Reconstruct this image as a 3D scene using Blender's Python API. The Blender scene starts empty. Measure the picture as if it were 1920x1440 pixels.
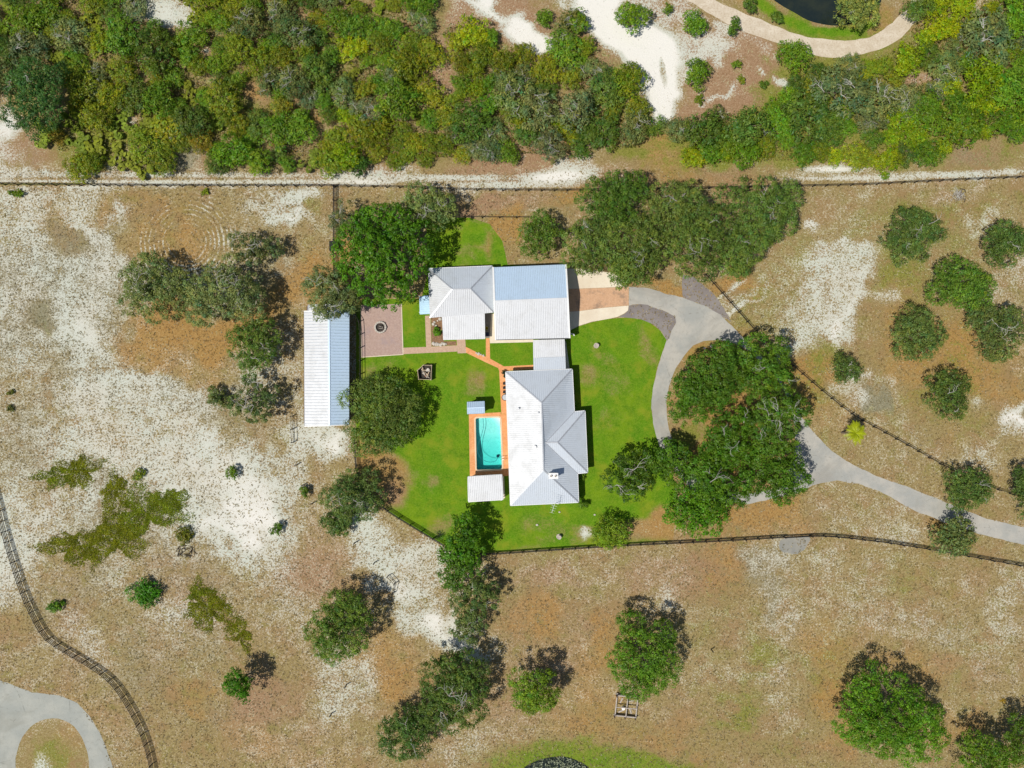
import bpy, math, random
import numpy as np
from mathutils import Vector, Matrix
from mathutils.geometry import delaunay_2d_cdt, tessellate_polygon

S = bpy.context.scene
COL = S.collection
R = math.radians
H = 130.0            # drone height above the ground, metres

# ------------------------------------------------------------------ camera
cam_data = bpy.data.cameras.new('drone_camera')
cam_data.sensor_fit = 'HORIZONTAL'
cam_data.angle = 2 * math.atan(96.0 / H)
cam_data.clip_start = 1.0
cam_data.clip_end = 6000.0
cam = bpy.data.objects.new('drone_camera', cam_data)
cam.location = (0, 0, H)
COL.objects.link(cam)
S.camera = cam

# ------------------------------------------------------------------ sky, sun, exposure
SUN_DIR = Vector((0.50, 0.27, -1.0))
sun_el = math.atan2(1.0, math.hypot(SUN_DIR.x, SUN_DIR.y))
sun_az = math.atan2(-SUN_DIR.x, -SUN_DIR.y)
W = bpy.data.worlds.new('World'); S.world = W; W.use_nodes = True
wn = W.node_tree.nodes; wl = W.node_tree.links
sky = wn.new('ShaderNodeTexSky'); sky.sky_type = 'NISHITA'; sky.sun_disc = False
sky.sun_elevation = sun_el; sky.sun_rotation = sun_az % (2 * math.pi)
sky.air_density = 1.0; sky.dust_density = 1.0; sky.ozone_density = 1.0
bg = wn['Background']; bg.inputs['Strength'].default_value = 0.072
wl.new(sky.outputs[0], bg.inputs['Color'])
sd = bpy.data.lights.new('sun', 'SUN'); sd.energy = 4.3; sd.angle = R(0.55); sd.color = (1.0, 0.95, 0.87)
so = bpy.data.objects.new('sun', sd); so.rotation_euler = SUN_DIR.to_track_quat('-Z', 'Y').to_euler()
so.location = (-60, -40, 120); COL.objects.link(so)
S.view_settings.view_transform = 'Standard'; S.view_settings.look = 'None'
S.view_settings.exposure = 0.0; S.view_settings.gamma = 1.0; S.view_settings.use_curve_mapping = False

# ------------------------------------------------------------------ helpers
def at(px, py, z=0.0):
    """a place in the plan, 1 unit of plan = 0.1 m on the ground; z raises it so plan positions of roofs keep their foot print"""
    k = (H - z) / H * 0.1
    return Vector(((px - 960) * k, (720 - py) * k, z))

def at2(px, py, z=0.0):
    v = at(px, py, z); return (v.x, v.y)

def srgb(r, g, b):
    f = lambda c: ((c / 255 + 0.055) / 1.055) ** 2.4 if c > 10 else c / 255 / 12.92
    return (f(r), f(g), f(b), 1.0)

def link(o, parent=None):
    COL.objects.link(o)
    if parent is not None:
        o.parent = parent
        if parent.name in WORLD: o.matrix_parent_inverse = Matrix.Translation(-parent.location)
    return o
WORLD = set()        # things whose parts are drawn in plan coordinates

def tag(o, label=None, cat=None, group=None, kind=None):
    if label: o['label'] = label
    if cat: o['category'] = cat
    if group: o['group'] = group
    if kind: o['kind'] = kind
    return o

def empty(name, loc, rz=0, label=None, cat=None, group=None, world=False):
    o = bpy.data.objects.new(name, None); o.empty_display_size = 0.3
    o.location = loc; o.rotation_euler = (0, 0, rz); link(o)
    if world: WORLD.add(o.name)
    return tag(o, label, cat, group)

def fast_mesh(name, V, F, mats=(), cols=None, colname='tint'):
    """V (n,3) array, F (m,k) int array of equal-sided faces"""
    me = bpy.data.meshes.new(name)
    V = np.asarray(V, dtype=np.float32); F = np.asarray(F, dtype=np.int32)
    n, (m, k) = len(V), F.shape
    me.vertices.add(n); me.vertices.foreach_set('co', V.ravel())
    me.loops.add(m * k); me.loops.foreach_set('vertex_index', F.ravel())
    me.polygons.add(m)
    me.polygons.foreach_set('loop_start', np.arange(0, m * k, k, dtype=np.int32))
    try: me.polygons.foreach_set('loop_total', np.full(m, k, dtype=np.int32))
    except Exception: pass
    if cols is not None:
        a = me.color_attributes.new(colname, 'FLOAT_COLOR', 'POINT')
        c = np.ones((n, 4), dtype=np.float32); c[:, :cols.shape[1]] = cols
        a.data.foreach_set('color', c.ravel())
    for mt in mats: me.materials.append(mt)
    me.update(calc_edges=True); me.validate()
    return me

class MB:
    """collects boxes, tubes, prisms of ONE part"""
    def __init__(self): self.v = []; self.f = []
    def add(self, vs, fs):
        b = len(self.v); self.v += [tuple(p) for p in vs]; self.f += [tuple(i + b for i in q) for q in fs]
    def box(self, x0, x1, y0, y1, z0, z1, M=None):
        vs = [(x, y, z) for z in (z0, z1) for y in (y0, y1) for x in (x0, x1)]
        if M is not None: vs = [M @ Vector(p) for p in vs]
        self.add(vs, [(0, 2, 3, 1), (4, 5, 7, 6), (0, 1, 5, 4), (2, 6, 7, 3), (0, 4, 6, 2), (1, 3, 7, 5)]); return self
    def bar(self, a, b, w, h):
        a = Vector(a); b = Vector(b); d = b - a; L = d.length
        q = d.to_track_quat('X', 'Z').to_matrix().to_4x4(); M = Matrix.Translation(a) @ q
        return self.box(0, L, -w / 2, w / 2, -h / 2, h / 2, M)
    def tube(self, pts, rad, n=6, closed=False):
        pts = [Vector(p) for p in pts]; rad = rad if hasattr(rad, '__len__') else [rad] * len(pts)
        m = len(pts); vs = []
        for i, p in enumerate(pts):
            if closed: d = pts[(i + 1) % m] - pts[i - 1]
            else: d = pts[min(i + 1, m - 1)] - pts[max(i - 1, 0)]
            q = d.to_track_quat('Z', 'Y').to_matrix()
            for k in range(n):
                a = 2 * math.pi * k / n
                vs.append(p + q @ Vector((math.cos(a) * rad[i], math.sin(a) * rad[i], 0)))
        fs = []
        for i in range(m if closed else m - 1):
            j = (i + 1) % m
            for k in range(n):
                fs.append((i * n + k, i * n + (k + 1) % n, j * n + (k + 1) % n, j * n + k))
        if not closed:
            fs.append(tuple(range(n))[::-1]); fs.append(tuple((m - 1) * n + k for k in range(n)))
        self.add(vs, fs); return self
    def lathe(self, prof, n=16, c=(0, 0)):
        vs = []
        for (r, z) in prof:
            for k in range(n):
                a = 2 * math.pi * k / n; vs.append((c[0] + r * math.cos(a), c[1] + r * math.sin(a), z))
        fs = []
        for i in range(len(prof) - 1):
            for k in range(n):
                fs.append((i * n + k, i * n + (k + 1) % n, (i + 1) * n + (k + 1) % n, (i + 1) * n + k))
        fs.append(tuple(range(n))[::-1]); fs.append(tuple((len(prof) - 1) * n + k for k in range(n)))
        self.add(vs, fs); return self
    def prism(self, poly, z0, z1):
        n = len(poly); vs = [(p[0], p[1], z0) for p in poly] + [(p[0], p[1], z1) for p in poly]
        fs = [tuple(range(n))[::-1], tuple(range(n, 2 * n))] + [(i, (i + 1) % n, n + (i + 1) % n, n + i) for i in range(n)]
        self.add(vs, fs); return self
    def mesh(self, name, mat):
        me = bpy.data.meshes.new(name); me.from_pydata(self.v, [], self.f); me.update()
        if mat: me.materials.append(mat)
        return me
    def build(self, name, mat, parent=None, loc=None, smooth=False):
        me = self.mesh(name, mat)
        if smooth: me.polygons.foreach_set('use_smooth', [True] * len(me.polygons))
        o = bpy.data.objects.new(name, me)
        if loc is not None: o.location = loc
        return link(o, parent)

def area2(p): return sum(p[i - 1][0] * p[i][1] - p[i][0] * p[i - 1][1] for i in range(len(p))) / 2
def ccw(p): return list(p) if area2(p) > 0 else list(p)[::-1]

def inside(poly, X, Y):
    X = np.asarray(X, float); Y = np.asarray(Y, float); r = np.zeros(X.shape, bool); n = len(poly)
    for i in range(n):
        x1, y1 = poly[i - 1]; x2, y2 = poly[i]
        if y1 == y2: continue
        c = ((y1 > Y) != (y2 > Y)) & (X < (x2 - x1) * (Y - y1) / (y2 - y1) + x1)
        r ^= c
    return r

def offset_poly(poly, d):
    """inset (d>0) a ccw polygon"""
    p = ccw(poly); n = len(p); out = []
    for i in range(n):
        a, b, c = Vector(p[i - 1]), Vector(p[i]), Vector(p[(i + 1) % n])
        e1 = (b - a).normalized(); e2 = (c - b).normalized()
        n1 = Vector((-e1.y, e1.x)); n2 = Vector((-e2.y, e2.x))
        m = n1 + n2; k = d / max(0.35, m.dot(n1)); out.append(tuple(b + m * k))
    return out

def smooth_path(pts, per=6, closed=False):
    P = [Vector(p) for p in pts]; n = len(P); out = []
    rng = range(n if closed else n - 1)
    for i in rng:
        p0 = P[i - 1] if (closed or i > 0) else P[0]; p1 = P[i]; p2 = P[(i + 1) % n]
        p3 = P[(i + 2) % n] if (closed or i + 2 < n) else P[-1]
        for k in range(per):
            t = k / per
            out.append(0.5 * ((2 * p1) + (-p0 + p2) * t + (2 * p0 - 5 * p1 + 4 * p2 - p3) * t * t + (-p0 + 3 * p1 - 3 * p2 + p3) * t ** 3))
    if not closed: out.append(P[-1])
    return [tuple(p) for p in out]

def sheet(name, poly_px, z, mat, holes=(), spacing=None, masks=None, smooth=0, parent=None, kind='structure', ragged=0.0):
    """a flat sheet over a plan polygon (with holes); optional interior points carry ground masks"""
    if smooth: poly_px = smooth_path(poly_px, smooth, True)
    outer = [Vector(at2(*p)) for p in poly_px]
    def rag(loop):
        rr = random.Random(len(loop)); out = []; n = len(loop); w = 0
        for i in range(n):
            p, q = loop[i], loop[(i + 1) % n]; m = max(1, int((q - p).length / .7)); d = (q - p).normalized() if (q - p).length > 1e-6 else Vector((1, 0)); nn = Vector((-d.y, d.x))
            for k in range(m):
                w = w * .6 + rr.uniform(-1, 1) * ragged; out.append(p.lerp(q, k / m) + nn * w)
        return out
    if ragged: outer = rag(outer)
    hs = [[Vector(at2(*p)) for p in h] for h in holes]
    if ragged: hs = [rag(h) for h in hs]
    vs = list(outer); es = [(i, (i + 1) % len(outer)) for i in range(len(outer))]
    for h in hs:
        b = len(vs); vs += h; es += [(b + i, b + (i + 1) % len(h)) for i in range(len(h))]
    if spacing:
        xs = [p.x for p in outer]; ys = [p.y for p in outer]
        gx, gy = np.meshgrid(np.arange(min(xs), max(xs), spacing), np.arange(min(ys), max(ys), spacing))
        k = inside([tuple(p) for p in outer], gx, gy)
        for h in hs: k &= ~inside([tuple(p) for p in h], gx, gy)
        vs += [Vector((float(a), float(b))) for a, b in zip(gx[k], gy[k])]
    r = delaunay_2d_cdt(vs, es, [], 0, 1e-4)
    V2 = [tuple(p) for p in r[0]]; F = [tuple(f) for f in r[2]]
    O = [tuple(p) for p in outer]; Hh = [[tuple(p) for p in h] for h in hs]
    cx = np.array([sum(V2[i][0] for i in f) / 3 for f in F]); cy = np.array([sum(V2[i][1] for i in f) / 3 for f in F])
    keep = inside(O, cx, cy)
    for h in Hh: keep &= ~inside(h, cx, cy)
    F = np.array([f for f, k in zip(F, keep) if k])
    V = np.array([(a, b, z) for a, b in V2])
    # consistent up-facing winding
    a, b, c = V[F[:, 0]], V[F[:, 1]], V[F[:, 2]]
    cr = (b[:, 0] - a[:, 0]) * (c[:, 1] - a[:, 1]) - (b[:, 1] - a[:, 1]) * (c[:, 0] - a[:, 0])
    F[cr < 0] = F[cr < 0][:, ::-1]
    me = fast_mesh(name, V, F, [mat])
    if masks is not None:
        for an, fn in masks:
            at_ = me.color_attributes.new(an, 'FLOAT_COLOR', 'POINT')
            c4 = np.ones((len(V), 4), np.float32); c4[:, :3] = fn(V[:, 0] * 10 + 960, 720 - V[:, 1] * 10)
            at_.data.foreach_set('color', c4.ravel())
    o = bpy.data.objects.new(name, me); link(o, parent)
    if kind: o['kind'] = kind
    return o
# ------------------------------------------------------------------ materials
class NT:
    def __init__(self, name):
        self.m = bpy.data.materials.new(name); self.m.use_nodes = True
        self.t = self.m.node_tree; self.n = self.t.nodes; self.l = self.t.links
        self.p = self.n['Principled BSDF']; self.out = self.n['Material Output']
        self._tc = None
    def tc(self):
        if self._tc is None: self._tc = self.n.new('ShaderNodeTexCoord')
        return self._tc.outputs['Object']
    def setv(self, sock, v):
        if hasattr(v, 'links') or hasattr(v, 'is_linked'): self.l.new(v, sock)
        else: sock.default_value = v
    def noise(self, scale, detail=3, rough=0.6, vec=None, dist=0.0):
        n = self.n.new('ShaderNodeTexNoise'); n.inputs['Scale'].default_value = scale
        n.inputs['Detail'].default_value = detail; n.inputs['Roughness'].default_value = rough
        n.inputs['Distortion'].default_value = dist
        self.l.new(vec if vec is not None else self.tc(), n.inputs['Vector']); return n.outputs['Fac']
    def voro(self, scale, feature='F1', out='Distance', vec=None):
        n = self.n.new('ShaderNodeTexVoronoi'); n.inputs['Scale'].default_value = scale; n.feature = feature
        self.l.new(vec if vec is not None else self.tc(), n.inputs['Vector']); return n.outputs[out]
    def math(self, op, a, b=0.0, c=None):
        n = self.n.new('ShaderNodeMath'); n.operation = op
        self.setv(n.inputs[0], a); self.setv(n.inputs[1], b)
        if c is not None: self.setv(n.inputs[2], c)
        return n.outputs[0]
    def mr(self, v, a, b, c=0.0, d=1.0, smooth=True):
        n = self.n.new('ShaderNodeMapRange'); n.interpolation_type = 'SMOOTHSTEP' if smooth else 'LINEAR'; n.clamp = True
        self.setv(n.inputs[0], v)
        for i, x in enumerate((a, b, c, d)): n.inputs[1 + i].default_value = x
        return n.outputs[0]
    def mix(self, f, a, b, mode='MIX'):
        n = self.n.new('ShaderNodeMix'); n.data_type = 'RGBA'; n.blend_type = mode; n.clamp_factor = True
        self.setv(n.inputs[0], f); self.setv(n.inputs[6], a); self.setv(n.inputs[7], b); return n.outputs[2]
    def attr(self, name):
        n = self.n.new('ShaderNodeVertexColor'); n.layer_name = name
        s = self.n.new('ShaderNodeSeparateColor'); self.l.new(n.outputs[0], s.inputs[0]); return s.outputs
    def attrc(self, name):
        n = self.n.new('ShaderNodeVertexColor'); n.layer_name = name; return n.outputs[0]
    def bump(self, h, strength=0.4, dist=0.1):
        b = self.n.new('ShaderNodeBump'); b.inputs['Strength'].default_value = strength; b.inputs['Distance'].default_value = dist
        self.l.new(h, b.inputs['Height']); self.l.new(b.outputs[0], self.p.inputs['Normal'])
    def base(self, c, rough=0.8, metal=0.0, spec=0.3):
        self.setv(self.p.inputs['Base Color'], c); self.setv(self.p.inputs['Roughness'], rough)
        self.p.inputs['Metallic'].default_value = metal; self.p.inputs['Specular IOR Level'].default_value = spec
        return self.m

def c4(*c): return (c[0], c[1], c[2], 1.0)

def plain(name, col, rough=0.7, var=0.25, scale=2.0, metal=0.0, spec=0.3, bump=0.0):
    t = NT(name); n1 = t.noise(scale, 4, 0.65)
    d = t.mr(n1, 0.3, 0.7, 1 - var, 1 + var, False)
    v = t.n.new('ShaderNodeVectorMath'); v.operation = 'SCALE'; v.inputs[0].default_value = col[:3]
    t.l.new(d, v.inputs['Scale']); t.base(v.outputs[0], rough, metal, spec)
    if bump: t.bump(t.noise(scale * 4, 3), bump, 0.05)
    return t.m

def make_ground():
    t = NT('ground_dry_grass_and_sand')
    z = t.attr('zone'); z2 = t.attr('zone2')
    sand, orange, green = z[0], z[1], z[2]
    weed, brown, dull = z2[0], z2[1], z2[2]
    fine = t.noise(2.9, 4, 0.72, dist=0.4); fine2 = t.noise(6.5, 2, 0.6); mid = t.noise(0.5, 5, 0.62); big = t.noise(0.10, 4, 0.55)
    blade = t.noise(3.4, 4, 0.75, dist=1.0)
    dv = lambda v, k: t.math('MULTIPLY', t.math('SUBTRACT', v, 0.5), k)
    add = lambda *v: v[0] if len(v) == 1 else t.math('ADD', v[0], add(*v[1:]))
    # dry grass, tan to straw
    c = t.mix(t.mr(blade, 0.36, 0.64), c4(0.195, 0.138, 0.052), c4(0.345, 0.272, 0.128))
    c = t.mix(t.mr(mid, 0.40, 0.66, 0.0, 0.6), c, c4(0.235, 0.19, 0.062))
    c = t.mix(t.mr(t.noise(0.2, 4, 0.6), 0.46, 0.62, 0, .7), c, c4(0.27, 0.175, 0.08))
    c = t.mix(t.mr(t.noise(0.27, 5, 0.65), 0.52, 0.66, 0, .55), c, c4(0.20, 0.185, 0.048))
    # bare brown earth
    k = t.mr(add(brown, dv(mid, 1.2), dv(fine, .9)), 0.28, 0.80)
    c = t.mix(t.math('MULTIPLY', k, .9), c, t.mix(t.mr(blade, 0.35, 0.65), c4(0.235, 0.132, 0.070), c4(0.365, 0.24, 0.148)))
    # fallen leaves and rust grass
    k = t.mr(add(orange, dv(mid, 1.3), dv(fine, 1.0), dv(big, .5)), 0.30, 0.92)
    c = t.mix(t.math('MULTIPLY', k, .88), c, t.mix(t.mr(blade, 0.34, 0.66), c4(0.27, 0.142, 0.042), c4(0.41, 0.255, 0.09)))
    # grey-green dull growth
    k = t.mr(add(dull, dv(fine, 1.2), dv(mid, .8)), 0.25, 0.80)
    c = t.mix(k, c, t.mix(t.mr(blade, 0.35, 0.65), c4(0.155, 0.142, 0.082), c4(0.285, 0.27, 0.185)))
    # green weeds
    k = t.mr(add(weed, dv(mid, 1.4), dv(fine, 1.3)), 0.35, 0.85)
    c = t.mix(k, c, t.mix(t.mr(blade, 0.35, 0.65), c4(0.125, 0.14, 0.018), c4(0.26, 0.25, 0.06)))
    # tyre rings left by a slow circling vehicle in the west paddock
    gv = t.n.new('ShaderNodeVectorMath'); gv.operation = 'DISTANCE'; t.l.new(t.tc(), gv.inputs[0]); gv.inputs[1].default_value = (-61.0, 26.6, 0)
    rd = gv.outputs['Value']; ring = t.math('SINE', t.math('MULTIPLY', t.math('ADD', rd, dv(mid, .8)), 7.4))
    ring = t.math('MULTIPLY', ring, t.math('MULTIPLY', t.mr(rd, 1.5, 4.0), t.mr(rd, 7.0, 11.5, .22, 0.0)))
    ring = t.math('MULTIPLY', ring, t.mr(t.noise(.35, 3), .36, .56, .15, 1.2))
    sand = add(sand, ring)
    # sand breaking through in specks: straw pale where thin, white where bare
    k = t.mr(add(sand, dv(fine, 2.0), dv(mid, 1.0), dv(fine2, 1.1), dv(big, .2)), 0.40, 0.76)
    sc = t.mix(t.mr(sand, 0.30, 0.62), c4(0.50, 0.42, 0.29), t.mix(t.mr(big, 0.35, 0.65), c4(0.55, 0.535, 0.455), c4(0.53, 0.55, 0.475)))
    sc = t.mix(t.mr(sand, 0.74, 1.0), sc, c4(0.72, 0.70, 0.64))
    c = t.mix(k, c, sc)
    # dark little weeds standing in the sand
    dk = t.math('MULTIPLY', t.mr(t.voro(1.15), 0.06, 0.22, 1.0, 0.0), t.mr(t.noise(0.6, 3), 0.42, 0.60))
    dk = t.math('MULTIPLY', dk, t.math('SUBTRACT', 1.0, green))
    c = t.mix(t.math('MULTIPLY', dk, 0.38), c, c4(0.11, 0.095, 0.05))
    # mown lawn
    g1 = t.mix(t.mr(t.noise(0.13, 4, 0.6), 0.38, 0.64), c4(0.075, 0.205, 0.004), c4(0.145, 0.245, 0.006))
    g1 = t.mix(t.mr(t.noise(0.5, 5, 0.7), 0.38, 0.70, 0, .8), g1, c4(0.052, 0.145, 0.004))
    g1 = t.mix(t.mr(blade, 0.38, 0.66, 0, .7), g1, c4(0.185, 0.285, 0.022))
    g1 = t.mix(t.mr(fine2, 0.52, 0.72, 0, .5), g1, c4(0.040, 0.115, 0.004))
    g1 = t.mix(t.mr(t.noise(0.22, 4, 0.65), 0.50, 0.68, 0, .6), g1, c4(0.235, 0.26, 0.020))
    k = add(green, dv(mid, .9), dv(fine, .8))
    c = t.mix(t.mr(k, 0.05, 0.80), c, g1)
    t.base(c, 0.95, 0, 0.10)
    t.bump(t.math('ADD', t.math('MULTIPLY', blade, 0.7), t.math('MULTIPLY', fine2, 0.5)), 0.55, 0.18)
    return t.m
M_GROUND = make_ground()

def make_leaf():
    t = NT('leaves')
    oi = t.n.new('ShaderNodeObjectInfo')
    v = t.mix(1.0, oi.outputs['Color'], t.attrc('tint'), 'MULTIPLY')
    t.n.remove(t.p)
    d = t.n.new('ShaderNodeBsdfDiffuse'); tr = t.n.new('ShaderNodeBsdfTranslucent'); g = t.n.new('ShaderNodeBsdfGlossy')
    g.inputs['Roughness'].default_value = 0.45; g.inputs['Color'].default_value = (0.6, 0.62, 0.6, 1)
    t.l.new(v, d.inputs[0])
    t.l.new(t.mix(1.0, v, (1.15, 1.25, 0.45, 1), 'MULTIPLY'), tr.inputs[0])
    m1 = t.n.new('ShaderNodeMixShader'); m1.inputs[0].default_value = 0.34
    t.l.new(d.outputs[0], m1.inputs[1]); t.l.new(tr.outputs[0], m1.inputs[2])
    m2 = t.n.new('ShaderNodeMixShader'); m2.inputs[0].default_value = 0.022
    t.l.new(m1.outputs[0], m2.inputs[1]); t.l.new(g.outputs[0], m2.inputs[2])
    t.l.new(m2.outputs[0], t.out.inputs[0]); return t.m
M_LEAF = make_leaf()

def make_roof(name, col, metal, rough, dirt=0.12):
    t = NT(name)
    n1 = t.noise(0.5, 4, 0.65); n2 = t.noise(4.0, 3, 0.6)
    c = t.mix(t.mr(n1, 0.42, 0.72, 0, dirt * 2.2), c4(*col), c4(col[0] * .62, col[1] * .60, col[2] * .56))
    c = t.mix(t.mr(n2, 0.45, 0.75, 0, dirt), c, c4(col[0] * .7, col[1] * .7, col[2] * .7))
    return t.base(c, t.mr(n1, .3, .7, rough - .06, rough + .08), metal, 0.5)
M_ROOF = make_roof('galvanised_roof_metal', (0.62, 0.67, 0.72), 0.22, 0.40)
M_ROOF_W = make_roof('white_roof_metal', (0.63, 0.645, 0.66), 0.08, 0.45, 0.14)  # white roofs and sunlit slopes; slopes turned away carry a bluer copy
M_ROOF_B = make_roof('sky_tinted_roof_metal', (0.51, 0.645, 0.79), 0.16, 0.40, 0.10)  # reflected sky put into the base colour, for slopes turned from the sun
M_ROOF_HW = make_roof('west_sun_roof_metal', (0.565, 0.58, 0.595), 0.08, 0.45, 0.16)  # copy for the west slopes, base colour darkened to offset the full sun
M_LEANTO = make_roof('sky_blue_porch_metal', (0.36, 0.54, 0.68), 0.1, 0.45, 0.1)
M_SEAM = plain('grey_roof_seam', (0.50, 0.515, 0.535), 0.5, 0.25, 2.5, 0.2)  # seams a little darker than their roof sheets
M_SEAMG = plain('barn_roof_seam', (0.47, 0.50, 0.53), 0.5, 0.2, 2.5, 0.2)
M_SEAMB = plain('grey_blue_seam', (0.46, 0.58, 0.68), 0.5, 0.2, 2.5, 0.2)
M_CAP = plain('ridge_cap_metal', (0.42, 0.44, 0.47), 0.45, 0.15, 3, 0.4)  # shading along the hip lines put into the colour as a darker grey
M_TRIM = plain('white_trim', (0.78, 0.78, 0.76), 0.5, 0.06, 3)
M_WALL = plain('cream_wall', (0.62, 0.57, 0.47), 0.8, 0.10, 1.5, bump=.1)
M_WALLW = plain('white_wall', (0.72, 0.71, 0.67), 0.75, 0.08, 1.5)
M_WALLB = plain('barn_boards', (0.16, 0.10, 0.065), 0.8, 0.3, 3)
M_DOOR = plain('painted_door', (0.18, 0.10, 0.06), 0.5, 0.15, 4)
M_GLASS = NT('window_glass'); M_GLASS.base((0.03, 0.045, 0.05, 1), 0.06, 0, 0.8); M_GLASS = M_GLASS.m
M_BLACK = plain('black_fence_boards', (0.018, 0.017, 0.017), 0.6, 0.35, 5)
M_IRON = plain('black_iron', (0.015, 0.015, 0.016), 0.4, 0.2, 5, 0.3)
M_BARK = plain('grey_bark', (0.17, 0.135, 0.105), 0.9, 0.35, 6, bump=.4)
M_PALE = plain('bare_grey_twigs', (0.40, 0.385, 0.34), 0.85, 0.25, 5)
M_WOOD = plain('weathered_timber', (0.46, 0.36, 0.25), 0.85, 0.35, 6, bump=.3)
M_WOOD2 = plain('grey_weathered_timber', (0.42, 0.37, 0.32), 0.85, 0.35, 6, bump=.3)
M_STONE = plain('pale_stone', (0.52, 0.48, 0.42), 0.85, 0.3, 4, bump=.4)
M_DARKSOIL = plain('charred_soil', (0.05, 0.042, 0.036), 0.95, 0.4, 4, bump=.4)

def make_concrete(name, a, b, stain, crack=True):
    t = NT(name)
    n1 = t.noise(0.25, 5, 0.6); n2 = t.noise(1.6, 4, 0.7); n3 = t.noise(9, 3, 0.7)
    c = t.mix(t.mr(n1, 0.35, 0.65), c4(*a), c4(*b))
    c = t.mix(t.mr(n2, 0.50, 0.75, 0, 0.5), c, c4(*stain))
    c = t.mix(t.mr(n3, 0.4, 0.7, 0, .22), c, c4(a[0] * .6, a[1] * .6, a[2] * .6))
    c = t.mix(t.mr(t.noise(0.09, 5, .62, dist=1.0), .50, .64, 0, .55), c, c4(*stain))
    if crack:
        w = t.noise(0.8, 3, .6)
        cr = t.mr(t.voro(0.16, 'DISTANCE_TO_EDGE'), 0.0, 0.008, 1, 0)
        c = t.mix(t.math('MULTIPLY', cr, t.mr(w, .45, .6, 0, .45)), c, c4(stain[0] * .5, stain[1] * .5, stain[2] * .5))
    t.base(c, 0.9, 0, 0.2); t.bump(n3, 0.2, 0.02); return t.m
M_DRIVE = make_concrete('worn_pale_asphalt', (0.435, 0.415, 0.365), (0.33, 0.335, 0.31), (0.28, 0.265, 0.23))
M_DRIVE2 = make_concrete('pale_concrete_road', (0.385, 0.39, 0.345), (0.32, 0.335, 0.305), (0.26, 0.26, 0.22))
M_ASPH_SHADE = make_concrete('old_asphalt_and_court_shade', (0.21, 0.185, 0.175), (0.26, 0.235, 0.22), (0.16, 0.14, 0.13))  # real asphalt, also the painted shade of the narrow court
M_CREAM = make_concrete('cream_concrete', (0.74, 0.67, 0.53), (0.66, 0.57, 0.44), (0.60, 0.47, 0.34), False)
M_PLATE = make_concrete('grey_gravel_pad', (0.24, 0.24, 0.215), (0.31, 0.295, 0.25), (0.20, 0.185, 0.16), False)

def make_brick(name, a, b, mortar, scale, stain=None, rot=0.0):
    t = NT(name)
    mp = t.n.new('ShaderNodeMapping'); mp.inputs['Rotation'].default_value = (0, 0, rot); t.l.new(t.tc(), mp.inputs[0])
    bk = t.n.new('ShaderNodeTexBrick'); t.l.new(mp.outputs[0], bk.inputs['Vector'])
    bk.inputs['Color1'].default_value = c4(*a); bk.inputs['Color2'].default_value = c4(*b); bk.inputs['Mortar'].default_value = c4(*mortar)
    bk.inputs['Scale'].default_value = scale; bk.inputs['Mortar Size'].default_value = 0.014; bk.inputs['Bias'].default_value = 0.1
    n1 = t.noise(0.45, 4, 0.7); n2 = t.noise(2.5, 4, .7)
    c = t.mix(t.mr(n2, .35, .7, 0, .5), bk.outputs[0], c4(a[0] * .72, a[1] * .70, a[2] * .68))
    if stain: c = t.mix(t.mr(n1, 0.5, 0.68, 0, .7), c, c4(*stain))
    t.base(c, 0.9, 0, 0.2); t.bump(bk.outputs['Fac'], 0.25, -0.02); return t.m
M_PATIO = make_brick('patio_brick', (0.40, 0.275, 0.235), (0.46, 0.34, 0.285), (0.36, 0.28, 0.24), 2.2, (0.34, 0.26, 0.25))
M_PATH = make_brick('pink_brick_path', (0.50, 0.335, 0.235), (0.56, 0.40, 0.29), (0.46, 0.34, 0.26), 2.4)
M_TERRA = make_brick('terracotta_pavers', (0.70, 0.285, 0.105), (0.76, 0.36, 0.15), (0.66, 0.36, 0.2), 2.0, (0.78, 0.42, 0.2))
M_COURT = make_brick('parking_court_brick', (0.56, 0.33, 0.19), (0.62, 0.39, 0.24), (0.5, 0.35, 0.24), 2.2, (0.25, 0.18, 0.13))
M_MULCH = plain('brown_mulch', (0.23, 0.135, 0.075), 0.95, 0.5, 3, bump=.6)

def make_track():
    t = NT('sandy_track'); n1 = t.noise(0.5, 4, .65); n2 = t.noise(3, 4, .7)
    c = t.mix(t.mr(n1, .35, .65), c4(0.52, 0.445, 0.335), c4(0.61, 0.54, 0.43))
    c = t.mix(t.mr(n2, .45, .75, 0, .8), c, c4(0.38, 0.285, 0.19)); t.base(c, .95, 0, .1); t.bump(n2, .4, .06); return t.m
M_TRACK = make_track()

def make_water(name, col, trans):
    t = NT(name); t.n.remove(t.p)
    tr = t.n.new('ShaderNodeBsdfTransparent'); gl = t.n.new('ShaderNodeBsdfGlossy'); gl.inputs['Roughness'].default_value = 0.03
    fr = t.n.new('ShaderNodeFresnel'); fr.inputs['IOR'].default_value = 1.33
    b = t.n.new('ShaderNodeBump'); b.inputs['Strength'].default_value = .15; b.inputs['Distance'].default_value = .02
    t.l.new(t.noise(2.2, 3, .5), b.inputs['Height'])
    t.l.new(b.outputs[0], gl.inputs['Normal']); t.l.new(b.outputs[0], fr.inputs['Normal'])
    tr.inputs[0].default_value = c4(*col)
    m = t.n.new('ShaderNodeMixShader'); t.l.new(fr.outputs[0], m.inputs[0])
    t.l.new(tr.outputs[0], m.inputs[1]); t.l.new(gl.outputs[0], m.inputs[2]); t.l.new(m.outputs[0], t.out.inputs[0]); return t.m
M_WATER = make_water('pool_water', (0.98, 1.0, 1.0), 1)
va = M_WATER.node_tree.nodes.new('ShaderNodeVolumeAbsorption'); va.inputs['Color'].default_value = (0.06, 0.875, 0.85, 1); va.inputs['Density'].default_value = 0.66
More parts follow.
